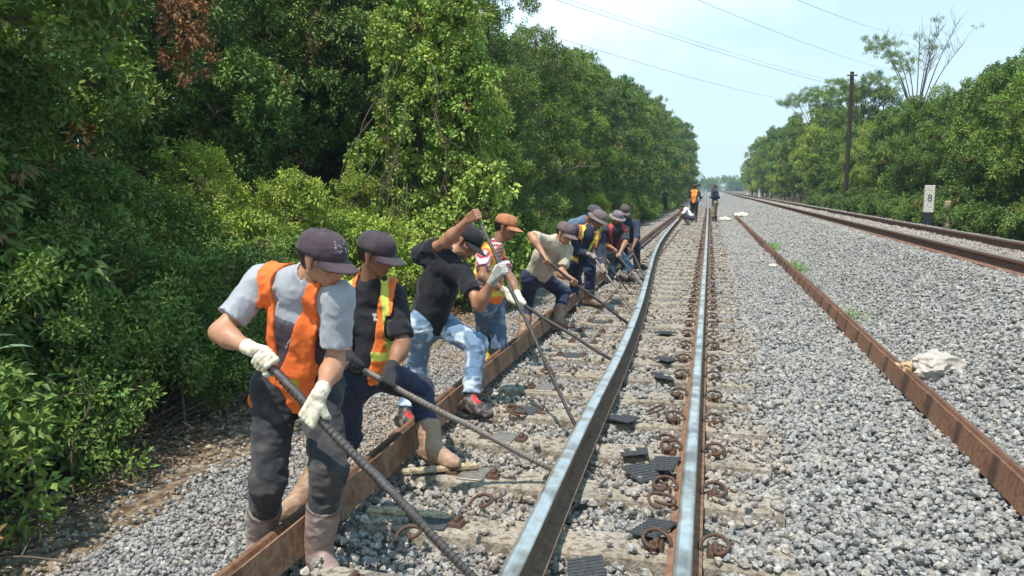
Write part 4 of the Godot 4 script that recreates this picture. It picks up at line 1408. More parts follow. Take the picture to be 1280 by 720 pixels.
		var vp := func(p: Vector3) -> Color:
			var hgt: float = (p - J.pelvis).dot(spine) / s
			var wid: float = (p - mid).dot((J.shL - J.shR).normalized()) / s
			var c := blotch(vc, p, 0.16, 6.0)
			if o.has("band"):
				var fr := (p - mid).dot(tf) > 0.0
				if (absf(absf(wid) - 0.105) < 0.022 and hgt > 0.16) or absf(hgt - 0.14) < 0.024: c = blotch(o.band, p, 0.12)
				elif fr and absf(absf(wid) - 0.105) < 0.033 and hgt > 0.16: c = c * 0.9
			if o.get("badge", false) and (p - mid).dot(tf) > 0.02 and wid > 0.02 and wid < 0.055 and hgt > 0.075 and hgt < 0.12: c = Color(0.45, 0.42, 0.03)
			return c
		net(va, vb, cell * 0.8, 0.04 * s, vp, 0.010 * s, Vector3(7.0, 6.0, 7.0), vcut)
		f_planes = []
		var vest := put("vest", solid(va), M.vest, root)
		if o.has("flap"):                                # the loose front panel that hangs away as the man stoops
			for fl in o.flap:
				var st := begin()
				st.set_smooth_group(0)
				var c0: Vector3 = J.pelvis + spine * float(fl[1]) * s + (J.shL - J.shR).normalized() * float(fl[0]) * s + tf * 0.125 * s
				var dn := (Vector3.DOWN * 0.9 - spine * 0.25).normalized()
				var sd := ortho((J.shL - J.shR).normalized(), dn)
				var nn := sd.cross(dn)
				if nn.dot(tf) < 0: nn = -nn
				var gw := 10
				for layer: float in [0.0, 1.0]:
					for i in gw:
						for j in gw:
							var q := []
							for w in [[i, j], [i + 1, j], [i + 1, j + 1], [i, j + 1]]:
								var a: float = float(w[0]) / gw - 0.5
								var b: float = float(w[1]) / gw
								var width: float = float(fl[2]) * (1.0 - 0.55 * pow(b, 5.0)) * s
								q.append(c0 + sd * a * width + dn * b * float(fl[3]) * s * (1.0 - 0.35 * pow(absf(a) * 2, 3) * 0.5) + nn * (0.012 * sin(a * 9.0 + b * 2.0) + 0.015 * sin(b * 4.0) - layer * 0.004))
							st.set_color(vc)
							if (layer == 0.0) == (sd.cross(dn).dot(nn) > 0): quad(st, q[0], q[1], q[2], q[3])
							else: quad(st, q[0], q[3], q[2], q[1])
				put("vest_flap", done(st), M.vest, vest)
	# ---------------- boots
	for i in 2:
		var e: String = ["R", "L"][i]
		var bc: Color = o.boots
		var an: Vector3 = J["an" + e]
		var kn: Vector3 = J["kn" + e]
		var fd := ortho(J["toe" + e] - an, Vector3.UP)
		var sole := an.y - 0.085 * s
		var bb: Array[Bone] = []
		var hgt: float = o.get("boot_h", 0.16)
		bb.append(bone(an + Vector3(0, -0.01, 0), an + (kn - an).normalized() * hgt * s, (0.062 if hgt > 0.12 else 0.046) * s, (0.078 if hgt > 0.12 else 0.052) * s, Vector3.ZERO, 1.0, 2))
		bb.append(bone(an + V(0, -0.045 * s, 0) - fd * 0.05 * s, an + V(0, -0.050 * s, 0) + fd * 0.185 * s, 0.052 * s, 0.046 * s, Vector3.UP, 1.15))
		bb.append(bone(an + V(0, -0.02 * s, 0) + fd * 0.01, an + V(0, -0.040 * s, 0) + fd * 0.14 * s, 0.056 * s, 0.042 * s))
		var ba := fresh()
		var bp := func(p: Vector3) -> Color:
			var c := blotch(bc, p, 0.2, 12.0)
			c = c.lerp(o.get("mud", Color(0.36, 0.29, 0.22)), 0.55 * smoothstep(0.0, 0.5, nz.get_noise_3dv(p * 16.0 + Vector3(4, 4, 4))))
			if hgt > 0.12 and (p - an).dot((kn - an).normalized()) > (hgt - 0.016) * s: c = c * 0.55
			if p.y < sole + 0.022 * s: c = c * o.get("sole", 0.6)
			elif o.has("lace") and (p - an).dot(fd) > 0.03 * s and (p - an).dot(fd) < 0.115 * s and absf((p - an).dot(fd.cross(Vector3.UP))) < 0.024 * s and p.y > sole + 0.055 * s and fposmod((p - an).dot(fd), 0.018) < 0.012: c = o.lace
			return c
		net(ba, bb, clampf(cell * 0.8, 0.005, 0.016), 0.03 * s, bp, 0.004 * s, Vector3(9, 16, 9), [], sole)
		put("boot", solid(ba), M.boot, root)
	# ---------------- hair, eyes and cap
	var hbn: Array[Bone] = [bone(hc + (hu * 0.036 - face * 0.030) * s, hc + (hu * 0.042 + face * 0.012) * s, 0.0905 * s, 0.086 * s, hr, 1.12)]
	hbn.append(bone(hc + (hu * 0.0 - face * 0.062) * s, hc + (hu * -0.035 - face * 0.058) * s, 0.046 * s, 0.036 * s))
	var hcut: Array[Bone] = [bone(hc + (face * 0.105 - hu * 0.01) * s, hc + (face * 0.08 - hu * 0.10) * s, 0.088 * s, 0.10 * s)]
	for e: float in [-1.0, 1.0]: hcut.append(bone(hc + (hr * 0.10 * e - hu * 0.045 + face * 0.0) * s, hc + (hr * 0.085 * e - hu * 0.01 + face * 0.035) * s, 0.055 * s, 0.03 * s))
	var ha := fresh()
	net(ha, hbn, clampf(cell * 0.6, 0.005, 0.014), 0.02, func(_p: Vector3) -> Color: return Color.WHITE, 0.004, Vector3.ONE * 60.0, hcut)
	put("hair", solid(ha), M.hair, root)
	if cell < 0.011:
		var em := SphereMesh.new()
		em.radius = 0.0095 * s; em.height = 0.019 * s; em.radial_segments = 12; em.rings = 8
		for e: float in [-1.0, 1.0]: put("eye", em, M.eye, root, hc + (hr * 0.033 * e + hu * 0.0 + face * 0.076) * s)
	if o.has("cap"): cap(root, hc, face, hu, hr, s, o.cap, o.get("cap_marks", false), o.get("bucket", false))
	# ---------------- the bar he works with
	if J.has("barA") and not o.get("no_bar", false):
		var st := begin()
		var a: Vector3 = P.barA
		var b: Vector3 = P.barB
		var n := 60
		var path := PackedVector3Array()
		for i in n + 1: path.append((b - a) * (float(i) / n) + V(0, 0.004 * sin(i * 0.21), 0))
		tube(st, path, rb, rb * 0.92, 8, 0.25)
		var tip := (b - a).normalized()
		tube(st, PackedVector3Array([b - a, b - a + tip * 0.05, b - a + tip * 0.09]), rb * 0.95, rb * 0.35, 8)
		if o.get("ribbed", false):                       # the rolled ribs of a reinforcing bar
			for i in int((b - a).length() / 0.022):
				var c := tip * (i * 0.022 + 0.01)
				var u := ortho(Vector3.UP, tip)
				var w := tip.cross(u)
				for h in 2:
					var ring := PackedVector3Array()
					for k in 5:
						var th := PI * h + PI * (0.12 + 0.76 * k / 4.0)
						ring.append(c + (u * cos(th) + w * sin(th)) * rb * 0.98 + tip * 0.010 * (k / 4.0 - 0.5))
					tube(st, ring, 0.0026, 0.0026, 4)
		tag(put("pry_bar", done(st), M.pale_bar if o.get("pale", false) else M.bar, self, a), o.bar, "pry bar", "pry bars levering the shiny rail")

func shirt_bones(J: Dictionary, s: float, spine: Vector3, tf: Vector3, mid: Vector3, chest: Vector3, belly: Vector3, sleeve: float, grow: float, hem: float) -> Array[Bone]:
	var sb: Array[Bone] = []
	var low: Vector3 = J.pelvis + spine * hem * s
	sb.append(bone(low, belly, 0.142 * s + grow, 0.142 * s + grow, tf, 1.26, 1))
	sb.append(bone(belly, chest, 0.142 * s + grow, 0.156 * s + grow, tf, 1.34))
	sb.append(bone(chest, mid - spine * 0.03, 0.150 * s + grow, 0.10 * s + grow, tf, 1.28))
	sb.append(bone(mid, mid.lerp(J.head, 0.40), 0.080 * s + grow, 0.068 * s + grow))
	for e in ["R", "L"]:
		var sh: Vector3 = J["sh" + e]
		sb.append(bone(mid - spine * 0.012, sh, 0.070 * s + grow, 0.062 * s + grow))
		sb.append(bone(mid.lerp(J.head, 0.22) - tf * 0.02, sh.lerp(mid, 0.35), 0.058 * s + grow, 0.060 * s + grow))
		if sleeve > 1.0:
			sb.append(bone(sh, J["el" + e], 0.064 * s + grow, 0.054 * s + grow))
			sb.append(bone(J["el" + e], J["el" + e].lerp(J["wr" + e], sleeve - 1.0), 0.054 * s, 0.042 * s, Vector3.ZERO, 1.0, 2))
		elif sleeve > 0.0:
			sb.append(bone(sh, sh.lerp(J["el" + e], sleeve), 0.066 * s + grow, 0.067 * s + grow, Vector3.ZERO, 1.0, 2))
	return sb

func cap(root: Node3D, hc: Vector3, f: Vector3, u: Vector3, r: Vector3, s: float, col: Color, marks: bool, bucket: bool) -> void:
	var st := begin()
	st.set_smooth_group(0)
	var c := hc + (u * 0.042 - f * 0.006) * s
	var nu := 60 if marks else 36
	var nv := 24 if marks else 14
	var at := func(i: int, j: int) -> Vector3:
		var th := TAU * i / nu
		var ph := PI / 2 * j / nv
		var w := pow(sin(ph), 0.82)
		var seam := 1.0 + 0.010 * pow(absf(cos(th * 3.0)), 14.0) * sin(ph) + 0.030 * nz.get_noise_3d(cos(th) * 2.2, sin(th) * 2.2, ph * 2.6)
		var hgt := pow(cos(ph), 0.92) * 0.086 - (0.012 if j == nv else 0.0)
		return c + (r * sin(th) * 0.0935 * w * seam + f * cos(th) * 0.1165 * w * seam + u * (hgt * seam + 0.014 * maxf(0.0, cos(th)) * sin(ph) * cos(ph))) * s
	for i in nu:
		for j in nv:
			var p := c
			var g: Color = blotch(col, at.call(i, j), 0.3, 14.0)
			if fposmod(float(i) + 0.5, nu / 6.0) < 1.0: g = g * 0.8
			if marks and j > 10 and j < 20 and (i < 5 or i > 53): g = g.lerp(Color(0.33, 0.32, 0.34), 0.75 * smoothstep(0.12, 0.3, nz.get_noise_3dv(at.call(i, j) * 75.0)))
			st.set_color(g)
			quad(st, at.call(i, j), at.call(i + 1, j), at.call(i + 1, j + 1), at.call(i, j + 1))
	for i in nu:                                         # turned-in edge
		st.set_color(col * 0.7)
		var a: Vector3 = at.call(i, nv)
		var b: Vector3 = at.call(i + 1, nv)
		quad(st, a, b, b.lerp(c, 0.06) - u * 0.004, a.lerp(c, 0.06) - u * 0.004)
	var dome := put("cap", done(st), M.cloth, root)
	st = begin()
	st.set_smooth_group(0)
	var span := 1.12 if not bucket else PI
	var n := 24
	var m := 6
	var rim := func(i: int, j: int, lower: float) -> Vector3:
		var th := lerpf(-span, span, float(i) / n)
		var k := float(j) / m
		var reach: float = (0.080 * pow(maxf(0.0, cos(th / span * PI / 2)), 0.55)) if not bucket else 0.055
		var out := (r * sin(th) * 0.0935 + f * cos(th) * 0.1165)
		var d := (f * 0.85 + (r * sin(th) + f * cos(th)) * 0.15).normalized() if not bucket else (r * sin(th) + f * cos(th))
		var sag := -0.020 * k * (1.0 if not bucket else 1.4) - 0.014 * pow(absf(sin(th)), 2.0) * (1.0 if not bucket else 0.2) * (0.5 + k)
		return c + (out * 0.985 + d * reach * k + u * (-0.008 + sag - lower * 0.0035)) * s
	for i in n:
		for j in m:
			st.set_color(blotch(col * (1.15 if not bucket else 1.0), rim.call(i, j, 0.0), 0.25, 18.0))
			quad(st, rim.call(i, j, 0.0), rim.call(i + 1, j, 0.0), rim.call(i + 1, j + 1, 0.0), rim.call(i, j + 1, 0.0))
			st.set_color(col * 0.8)
			quad(st, rim.call(i, j, 1.0), rim.call(i, j + 1, 1.0), rim.call(i + 1, j + 1, 1.0), rim.call(i + 1, j, 1.0))
		quad(st, rim.call(i, m, 0.0), rim.call(i + 1, m, 0.0), rim.call(i + 1, m, 1.0), rim.call(i, m, 1.0))
	put("brim", done(st), M.cloth, dome)

func build_people() -> void:
	var gang := "workers levering the shiny rail with bars"
	var white := Color(0.66, 0.60, 0.47)
	person("1", "nearest worker, grey and dark shirt, open orange vest, white gloves, stooping over his bar", gang, {"cell": 0.0065, "shirt": Color(0.33, 0.34, 0.37), "pattern": "panel", "vest": Color(0.80, 0.155, 0.025), "open": 0.108, "open_low": 0.028, "open_to": 0.30, "strap": 0.155, "badge": true, "flap": [[-0.085, -0.02, 0.17, 0.12]], "trousers": Color(0.024, 0.024, 0.027), "fade": Color(0.055, 0.050, 0.047), "boots": Color(0.25, 0.175, 0.15), "mud": Color(0.38, 0.31, 0.26), "vest_hem": -0.07, "boot_h": 0.24, "cuff": 0.72, "hem_r": 0.062, "sole": 0.35, "gloves": [white, white], "cap": Color(0.060, 0.038, 0.048), "cap_marks": true, "skin": Color(0.42, 0.21, 0.125), "sleeve": 0.72, "bar_r": 0.0185, "ribbed": true, "over": [Vector3(0.3, 0.8, 0.8), Vector3(0.2, 0.5, 1)], "bar": "thick dark ribbed bar held by the nearest worker in white gloves"})
	person("2", "second worker in black shirt, orange vest with yellow band, dark cap and black gloves", gang, {"cell": 0.008, "shirt": Color(0.014, 0.014, 0.017), "pattern": "logo", "vest": Color(0.80, 0.17, 0.03), "band": Color(0.55, 0.60, 0.10), "open": 0.085, "open_low": 0.075, "open_to": 0.0, "trousers": Color(0.020, 0.026, 0.055), "sole": 0.35, "boots": Color(0.31, 0.185, 0.115), "mud": Color(0.43, 0.32, 0.24), "boot_h": 0.16, "cuff": 0.78, "gloves": [Color(0.02, 0.02, 0.022), Color(0.03, 0.03, 0.032)], "cap": Color(0.050, 0.036, 0.042), "skin": Color(0.26, 0.125, 0.07), "sleeve": 0.85, "bar_r": 0.0150, "pale": true, "ribbed": true, "over": [Vector3(0.3, 0.8, 0.8), Vector3(0.2, 0.8, 0.8)], "bar": "pale ribbed bar held by the worker in black shirt and black gloves"})
	person("3", "third worker in black t-shirt and pale jeans, one arm raised high on his upright bar", gang, {"cell": 0.009, "shirt": Color(0.010, 0.010, 0.013), "hem": -0.03, "trousers": Color(0.13, 0.20, 0.30), "fade": Color(0.50, 0.56, 0.62), "boots": Color(0.030, 0.024, 0.024), "boot_h": 0.10, "cuff": 0.86, "lace": Color(0.65, 0.02, 0.02), "gloves": [null, Color(0.45, 0.45, 0.43)], "cap": Color(0.016, 0.016, 0.020), "skin": Color(0.36, 0.17, 0.10), "sleeve": 0.62, "bar_r": 0.0125, "over": [Vector3(-0.2, 0.4, 1), Vector3(0.2, 0.3, 1)], "bar": "steep bar held by the third worker with his arm raised"})
	person("4", "fourth worker in orange vest over red striped shirt, orange cap and yellow boots", gang, {"cell": 0.012, "shirt": Color(0.34, 0.030, 0.055), "pattern": "stripes", "vest": Color(0.85, 0.19, 0.02), "band": Color(0.72, 0.62, 0.06), "open": 0.06, "open_to": 0.3, "vest_hem": 0.06, "hem": -0.04, "trousers": Color(0.075, 0.115, 0.18), "fade": Color(0.22, 0.27, 0.33), "boots": Color(0.55, 0.38, 0.02), "boot_h": 0.30, "cuff": 0.42, "gloves": [white, white], "cap": Color(0.40, 0.155, 0.07), "skin": Color(0.24, 0.11, 0.062), "bar_r": 0.016, "bar": "long thin bar held low by the worker in the striped shirt"})
	person("5", "fifth worker in beige shirt and navy trousers, elbow raised, lunging over his bar", gang, {"cell": 0.012, "shirt": Color(0.46, 0.40, 0.31), "shirt_dust": Color(0.30, 0.24, 0.17), "trousers": Color(0.016, 0.022, 0.055), "boots": Color(0.26, 0.15, 0.09), "boot_h": 0.2, "cuff": 0.8, "cap": Color(0.13, 0.085, 0.085), "skin": Color(0.42, 0.21, 0.12), "sleeve": 0.7, "bar_r": 0.016, "bar": "bar held by the worker in the beige shirt"})
	person("6", "sixth worker in navy long sleeves and yellow-collared orange vest, brown cap", gang, {"cell": 0.014, "shirt": Color(0.020, 0.028, 0.055), "vest": Color(0.55, 0.15, 0.04), "band": Color(0.80, 0.70, 0.10), "open": 0.09, "trousers": Color(0.016, 0.022, 0.060), "boots": Color(0.10, 0.06, 0.04), "boot_h": 0.16, "gloves": [Color(0.28, 0.24, 0.2), Color(0.28, 0.24, 0.2)], "cap": Color(0.15, 0.11, 0.11), "bucket": true, "skin": Color(0.26, 0.12, 0.07), "sleeve": 1.85, "bar_r": 0.016, "bar": "bar held by the worker in navy long sleeves and yellow collar"})
	person("9", "worker in faded blue mostly hidden behind the man with the yellow collar", gang, {"cell": 0.016, "shirt": Color(0.10, 0.15, 0.21), "trousers": Color(0.03, 0.035, 0.05), "boots": Color(0.05, 0.04, 0.04), "cap": Color(0.07, 0.06, 0.065), "sleeve": 1.8, "bar_r": 0.015, "bar": "bar of the worker hidden behind the man with the yellow collar"})
	person("7", "seventh worker in dark shirt, red vest and blue jeans with grey bucket hat", gang, {"cell": 0.015, "shirt": Color(0.030, 0.032, 0.042), "pattern": "", "vest": Color(0.40, 0.05, 0.05), "open": 0.10, "trousers": Color(0.06, 0.11, 0.17), "fade": Color(0.18, 0.25, 0.32), "boots": Color(0.05, 0.04, 0.04), "cap": Color(0.19, 0.16, 0.17), "bucket": true, "sleeve": 0.9, "bar_r": 0.015, "bar": "bar held by the worker in the grey bucket hat"})
	person("8", "eighth worker in dark navy shirt, farthest of the gang, leaning on one arm", gang, {"cell": 0.016, "shirt": Color(0.022, 0.034, 0.062), "trousers": Color(0.02, 0.028, 0.055), "boots": Color(0.05, 0.04, 0.04), "cap": Color(0.09, 0.065, 0.06), "skin": Color(0.18, 0.085, 0.05), "sleeve": 1.5, "bar_r": 0.015, "bar": "bar held by the farthest worker of the gang in dark navy"})
	person("orange", "worker in orange vest standing on the track far off, seen from behind", "", {"cell": 0.022, "shirt": Color(0.025, 0.02, 0.02), "vest": Color(0.90, 0.27, 0.03), "open": 0.03, "open_low": 0.02, "trousers": Color(0.025, 0.02, 0.022), "boots": Color(0.03, 0.03, 0.03), "free_hands": true, "cap": Color(0.10, 0.05, 0.03), "sleeve": 1.8})
	person("navy", "man in navy shirt and khaki trousers standing beside the fixed rail far off", "", {"cell": 0.022, "shirt": Color(0.014, 0.018, 0.035), "trousers": Color(0.30, 0.24, 0.13), "boots": Color(0.05, 0.035, 0.03), "boot_h": 0.2, "cuff": 0.75, "free_hands": true, "sleeve": 1.7, "skin": Color(0.30, 0.15, 0.09)})
	person("squat", "person in white shirt squatting on the track beside the far orange-vested worker", "", {"cell": 0.022, "shirt": Color(0.75, 0.74, 0.78), "trousers": Color(0.05, 0.045, 0.06), "boots": Color(0.10, 0.08, 0.08), "free_hands": true, "sleeve": 0.8})
	person("bush", "dark-clothed person standing at the foot of the left tree row far off", "", {"cell": 0.028, "shirt": Color(0.012, 0.016, 0.03), "trousers": Color(0.014, 0.014, 0.02), "boots": Color(0.03, 0.03, 0.03), "free_hands": true, "sleeve": 1.8})

var POSE := {
	"1": {"pelvis": V(-1.737, 0.688, -2.95), "shR": V(-1.839, 1.163, -2.876), "shL": V(-1.456, 1.114, -2.806), "head": V(-1.507, 1.269, -2.777), "elR": V(-1.953, 0.959, -2.718), "elL": V(-1.486, 0.834, -2.824), "wrR": V(-1.736, 0.915, -2.627), "wrL": V(-1.438, 0.76, -2.601), "handR": V(-1.671, 0.878, -2.6), "handL": V(-1.461, 0.683, -2.601), "hipR": V(-1.817, 0.688, -2.91), "hipL": V(-1.657, 0.688, -2.99), "knR": V(-1.785, 0.313, -2.763), "knL": V(-1.499, 0.388, -2.77), "anR": V(-1.918, -0.035, -2.891), "anL": V(-1.586, 0.005, -2.807), "toeR": V(-1.886, -0.082, -2.735), "toeL": V(-1.466, -0.042, -2.702), "face": V(0.923, -0.341, 0.181), "fwd": V(0.5, 0, 1), "barA": V(-1.7, 0.905, -2.6), "barB": V(-0.821, 0.09, -2.605), "sc": 0.94},
	"2": {"pelvis": V(-1.825, 0.542, -3.75), "shR": V(-1.896, 0.965, -3.745), "shL": V(-1.641, 0.983, -3.805), "head": V(-1.695, 1.207, -3.708), "elR": V(-1.862, 0.726, -3.594), "elL": V(-1.554, 0.73, -3.709), "wrR": V(-1.708, 0.716, -3.408), "wrL": V(-1.531, 0.644, -3.483), "handR": V(-1.659, 0.688, -3.35), "handL": V(-1.524, 0.597, -3.419), "hipR": V(-1.865, 0.542, -3.669), "hipL": V(-1.785, 0.542, -3.831), "knR": V(-1.933, 0.159, -3.792), "knL": V(-1.636, 0.367, -4.169), "anR": V(-2.113, -0.114, -3.565), "anL": V(-1.475, 0.106, -3.914), "toeR": V(-2.16, -0.162, -3.41), "toeL": V(-1.334, 0.058, -3.836), "face": V(0.931, -0.344, 0.121), "fwd": V(1, 0, 0.5), "barA": V(-1.69, 0.709, -3.334), "barB": V(-0.778, 0.09, -3.799), "sc": 0.95},
	"3": {"pelvis": V(-1.97, 0.566, -5.2), "shR": V(-2.002, 1.082, -5.145), "shL": V(-1.656, 0.963, -5.045), "head": V(-1.673, 1.177, -5.192), "elR": V(-1.761, 1.185, -5.003), "elL": V(-1.493, 0.767, -4.904), "wrR": V(-1.576, 1.341, -4.929), "wrL": V(-1.363, 0.968, -4.841), "handR": V(-1.505, 1.37, -4.9), "handL": V(-1.306, 1.02, -4.814), "hipR": V(-2.011, 0.566, -5.118), "hipL": V(-1.929, 0.566, -5.282), "knR": V(-2.096, 0.185, -5.264), "knL": V(-1.572, 0.455, -5.096), "anR": V(-2.066, -0.063, -4.942), "anL": V(-1.566, 0.087, -4.92), "toeR": V(-1.926, -0.111, -4.854), "toeL": V(-1.426, 0.039, -4.833), "face": V(0.776, -0.582, 0.243), "fwd": V(1, 0, 0.5), "barA": V(-1.524, 1.404, -4.908), "barB": V(-0.777, 0.09, -4.584), "sc": 0.97},
	"4": {"pelvis": V(-1.961, 0.488, -6.75), "shR": V(-1.946, 0.94, -6.526), "shL": V(-1.902, 0.944, -6.846), "head": V(-1.794, 1.203, -6.732), "elR": V(-1.883, 0.795, -6.289), "elL": V(-1.719, 0.741, -6.647), "wrR": V(-1.683, 0.666, -6.337), "wrL": V(-1.595, 0.619, -6.419), "handR": V(-1.628, 0.608, -6.35), "handL": V(-1.566, 0.568, -6.364), "hipR": V(-1.983, 0.488, -6.662), "hipL": V(-1.939, 0.488, -6.838), "knR": V(-2.036, 0.136, -6.863), "knL": V(-1.847, 0.109, -6.716), "anR": V(-1.966, -0.195, -6.65), "anL": V(-1.958, -0.195, -6.95), "toeR": V(-1.811, -0.242, -6.604), "toeL": V(-1.803, -0.242, -6.904), "face": V(0.949, -0.3, 0.1), "fwd": V(1, 0, 0.25), "barA": V(-1.661, 0.629, -6.343), "barB": V(-0.818, 0.09, -6.532), "sc": 0.95},
	"5": {"pelvis": V(-1.86, 0.573, -8.3), "shR": V(-1.721, 1.013, -7.904), "shL": V(-1.489, 0.897, -8.144), "head": V(-1.483, 1.078, -8.011), "elR": V(-1.753, 1.072, -7.621), "elL": V(-1.52, 0.646, -8.001), "wrR": V(-1.611, 0.893, -7.525), "wrL": V(-1.386, 0.631, -7.794), "handR": V(-1.574, 0.824, -7.5), "handL": V(-1.344, 0.601, -7.73), "hipR": V(-1.904, 0.573, -8.219), "hipL": V(-1.815, 0.573, -8.381), "knR": V(-2.01, 0.263, -8.478), "knL": V(-1.608, 0.347, -8.664), "anR": V(-1.973, -0.033, -8.2), "anL": V(-1.619, 0.087, -8.35), "toeR": V(-1.819, -0.081, -8.139), "toeL": V(-1.466, 0.039, -8.289), "face": V(0.781, -0.39, 0.488), "fwd": V(1, 0, 0.55), "barA": V(-1.597, 0.846, -7.477), "barB": V(-0.813, 0.09, -8.258), "sc": 0.97},
	"6": {"pelvis": V(-1.732, 0.583, -10.2), "shR": V(-1.691, 1.015, -9.813), "shL": V(-1.387, 0.913, -10.033), "head": V(-1.404, 1.156, -9.979), "elR": V(-1.687, 0.749, -9.939), "elL": V(-1.373, 0.638, -9.93), "wrR": V(-1.487, 0.709, -9.794), "wrL": V(-1.3, 0.561, -9.703), "handR": V(-1.427, 0.672, -9.75), "handL": V(-1.279, 0.514, -9.638), "hipR": V(-1.779, 0.583, -10.12), "hipL": V(-1.684, 0.583, -10.28), "knR": V(-1.762, 0.259, -10.389), "knL": V(-1.494, 0.49, -9.915), "anR": V(-1.795, -0.032, -10.1), "anL": V(-1.519, 0.088, -10), "toeR": V(-1.64, -0.081, -10.038), "toeL": V(-1.364, 0.039, -9.938), "face": V(0.693, -0.462, 0.554), "fwd": V(1, 0, 0.6), "barA": V(-1.451, 0.698, -9.768), "barB": V(-0.884, 0.09, -9.337), "sc": 0.98},
	"7": {"pelvis": V(-1.628, 0.507, -13.2), "shR": V(-1.663, 0.873, -12.792), "shL": V(-1.362, 0.868, -12.962), "head": V(-1.489, 1.072, -12.872), "elR": V(-1.704, 0.631, -12.938), "elL": V(-1.338, 0.668, -12.751), "wrR": V(-1.557, 0.575, -12.754), "wrL": V(-1.399, 0.517, -12.564), "handR": V(-1.513, 0.534, -12.7), "handL": V(-1.415, 0.455, -12.514), "hipR": V(-1.684, 0.507, -13.13), "hipL": V(-1.571, 0.507, -13.27), "knR": V(-1.602, 0.284, -13.461), "knL": V(-1.332, 0.194, -13.377), "anR": V(-1.645, -0.015, -13.2), "anL": V(-1.403, 0.085, -13), "toeR": V(-1.495, -0.062, -13.14), "toeL": V(-1.253, 0.038, -12.94), "face": V(0.597, -0.398, 0.697), "fwd": V(1, 0, 0.8), "barA": V(-1.53, 0.549, -12.733), "barB": V(-0.966, 0.09, -11.655), "sc": 0.95},
	"8": {"pelvis": V(-1.562, 0.561, -15.2), "shR": V(-1.711, 0.892, -14.806), "shL": V(-1.348, 0.879, -14.856), "head": V(-1.574, 1.124, -14.778), "elR": V(-1.7, 0.634, -14.655), "elL": V(-1.321, 0.637, -14.678), "wrR": V(-1.51, 0.508, -14.768), "wrL": V(-1.373, 0.465, -14.495), "handR": V(-1.457, 0.45, -14.8), "handL": V(-1.386, 0.397, -14.446), "hipR": V(-1.641, 0.561, -15.147), "hipL": V(-1.483, 0.561, -15.253), "knR": V(-1.644, 0.261, -15.455), "knL": V(-1.351, 0.483, -14.851), "anR": V(-1.602, 0.04, -15.1), "anL": V(-1.343, 0.09, -15), "toeR": V(-1.466, -0.01, -14.998), "toeL": V(-1.185, 0.04, -14.937), "face": V(0.39, -0.488, 0.781), "fwd": V(0.6, 0, 0.9), "barA": V(-1.464, 0.456, -14.839), "barB": V(-0.978, 0.09, -12.395), "sc": 1},
	"9": {"pelvis": V(-1.998, 0.795, -11.6), "shR": V(-1.934, 1.039, -11.082), "shL": V(-1.682, 1.045, -11.282), "head": V(-1.632, 1.181, -11.096), "elR": V(-1.922, 0.81, -11.297), "elL": V(-1.558, 0.802, -11.123), "wrR": V(-1.677, 0.733, -11.222), "wrL": V(-1.477, 0.564, -11.214), "handR": V(-1.605, 0.684, -11.2), "handL": V(-1.457, 0.481, -11.238), "hipR": V(-2.042, 0.795, -11.511), "hipL": V(-1.953, 0.795, -11.689), "knR": V(-1.943, 0.4, -11.706), "knL": V(-1.732, 0.434, -11.531), "anR": V(-1.988, -0.025, -11.6), "anL": V(-1.748, -0.006, -11.5), "toeR": V(-1.822, -0.078, -11.534), "toeL": V(-1.582, -0.058, -11.434), "face": V(0.781, -0.488, 0.39), "fwd": V(1, 0, 0.5), "barA": V(-1.629, 0.716, -11.194), "barB": V(-1.171, 0.09, -11.31), "sc": 1.05},
	"orange": {"pelvis": V(-0.716, 0.9, -37.061), "shR": V(-0.527, 1.4, -37.073), "shL": V(-0.893, 1.4, -37.128), "head": V(-0.705, 1.62, -37.13), "elR": V(-0.435, 1.14, -37.009), "elL": V(-0.999, 1.14, -37.094), "wrR": V(-0.485, 1.18, -37.219), "wrL": V(-0.89, 1.18, -37.28), "handR": V(-0.474, 1.2, -37.288), "handL": V(-0.88, 1.2, -37.349), "hipR": V(-0.622, 0.9, -37.047), "hipL": V(-0.81, 0.9, -37.075), "knR": V(-0.615, 0.495, -37.076), "knL": V(-0.808, 0.495, -37.105), "anR": V(-0.617, 0.09, -37.046), "anL": V(-0.815, 0.09, -37.076), "toeR": V(-0.593, 0.04, -37.205), "toeL": V(-0.791, 0.04, -37.234), "face": V(0.094, -0.329, -0.94), "fwd": V(0.148, 0, -0.989), "sc": 1},
	"navy": {"pelvis": V(0.23, 0.9, -36.859), "shR": V(0.291, 1.4, -37.038), "shL": V(0.101, 1.4, -36.721), "head": V(0.17, 1.62, -36.895), "elR": V(0.386, 1.14, -37.098), "elL": V(0.092, 1.14, -36.61), "wrR": V(0.173, 1.18, -37.133), "wrL": V(-0.038, 1.18, -36.781), "handR": V(0.113, 1.2, -37.169), "handL": V(-0.098, 1.2, -36.817), "hipR": V(0.279, 0.9, -36.94), "hipL": V(0.182, 0.9, -36.778), "knR": V(0.255, 0.495, -36.958), "knL": V(0.154, 0.495, -36.791), "anR": V(0.282, 0.09, -36.945), "anL": V(0.179, 0.09, -36.773), "toeR": V(0.145, 0.04, -37.027), "toeL": V(0.042, 0.04, -36.856), "face": V(-0.97, -0.108, 0.216), "fwd": V(-0.857, 0, -0.514), "sc": 1},
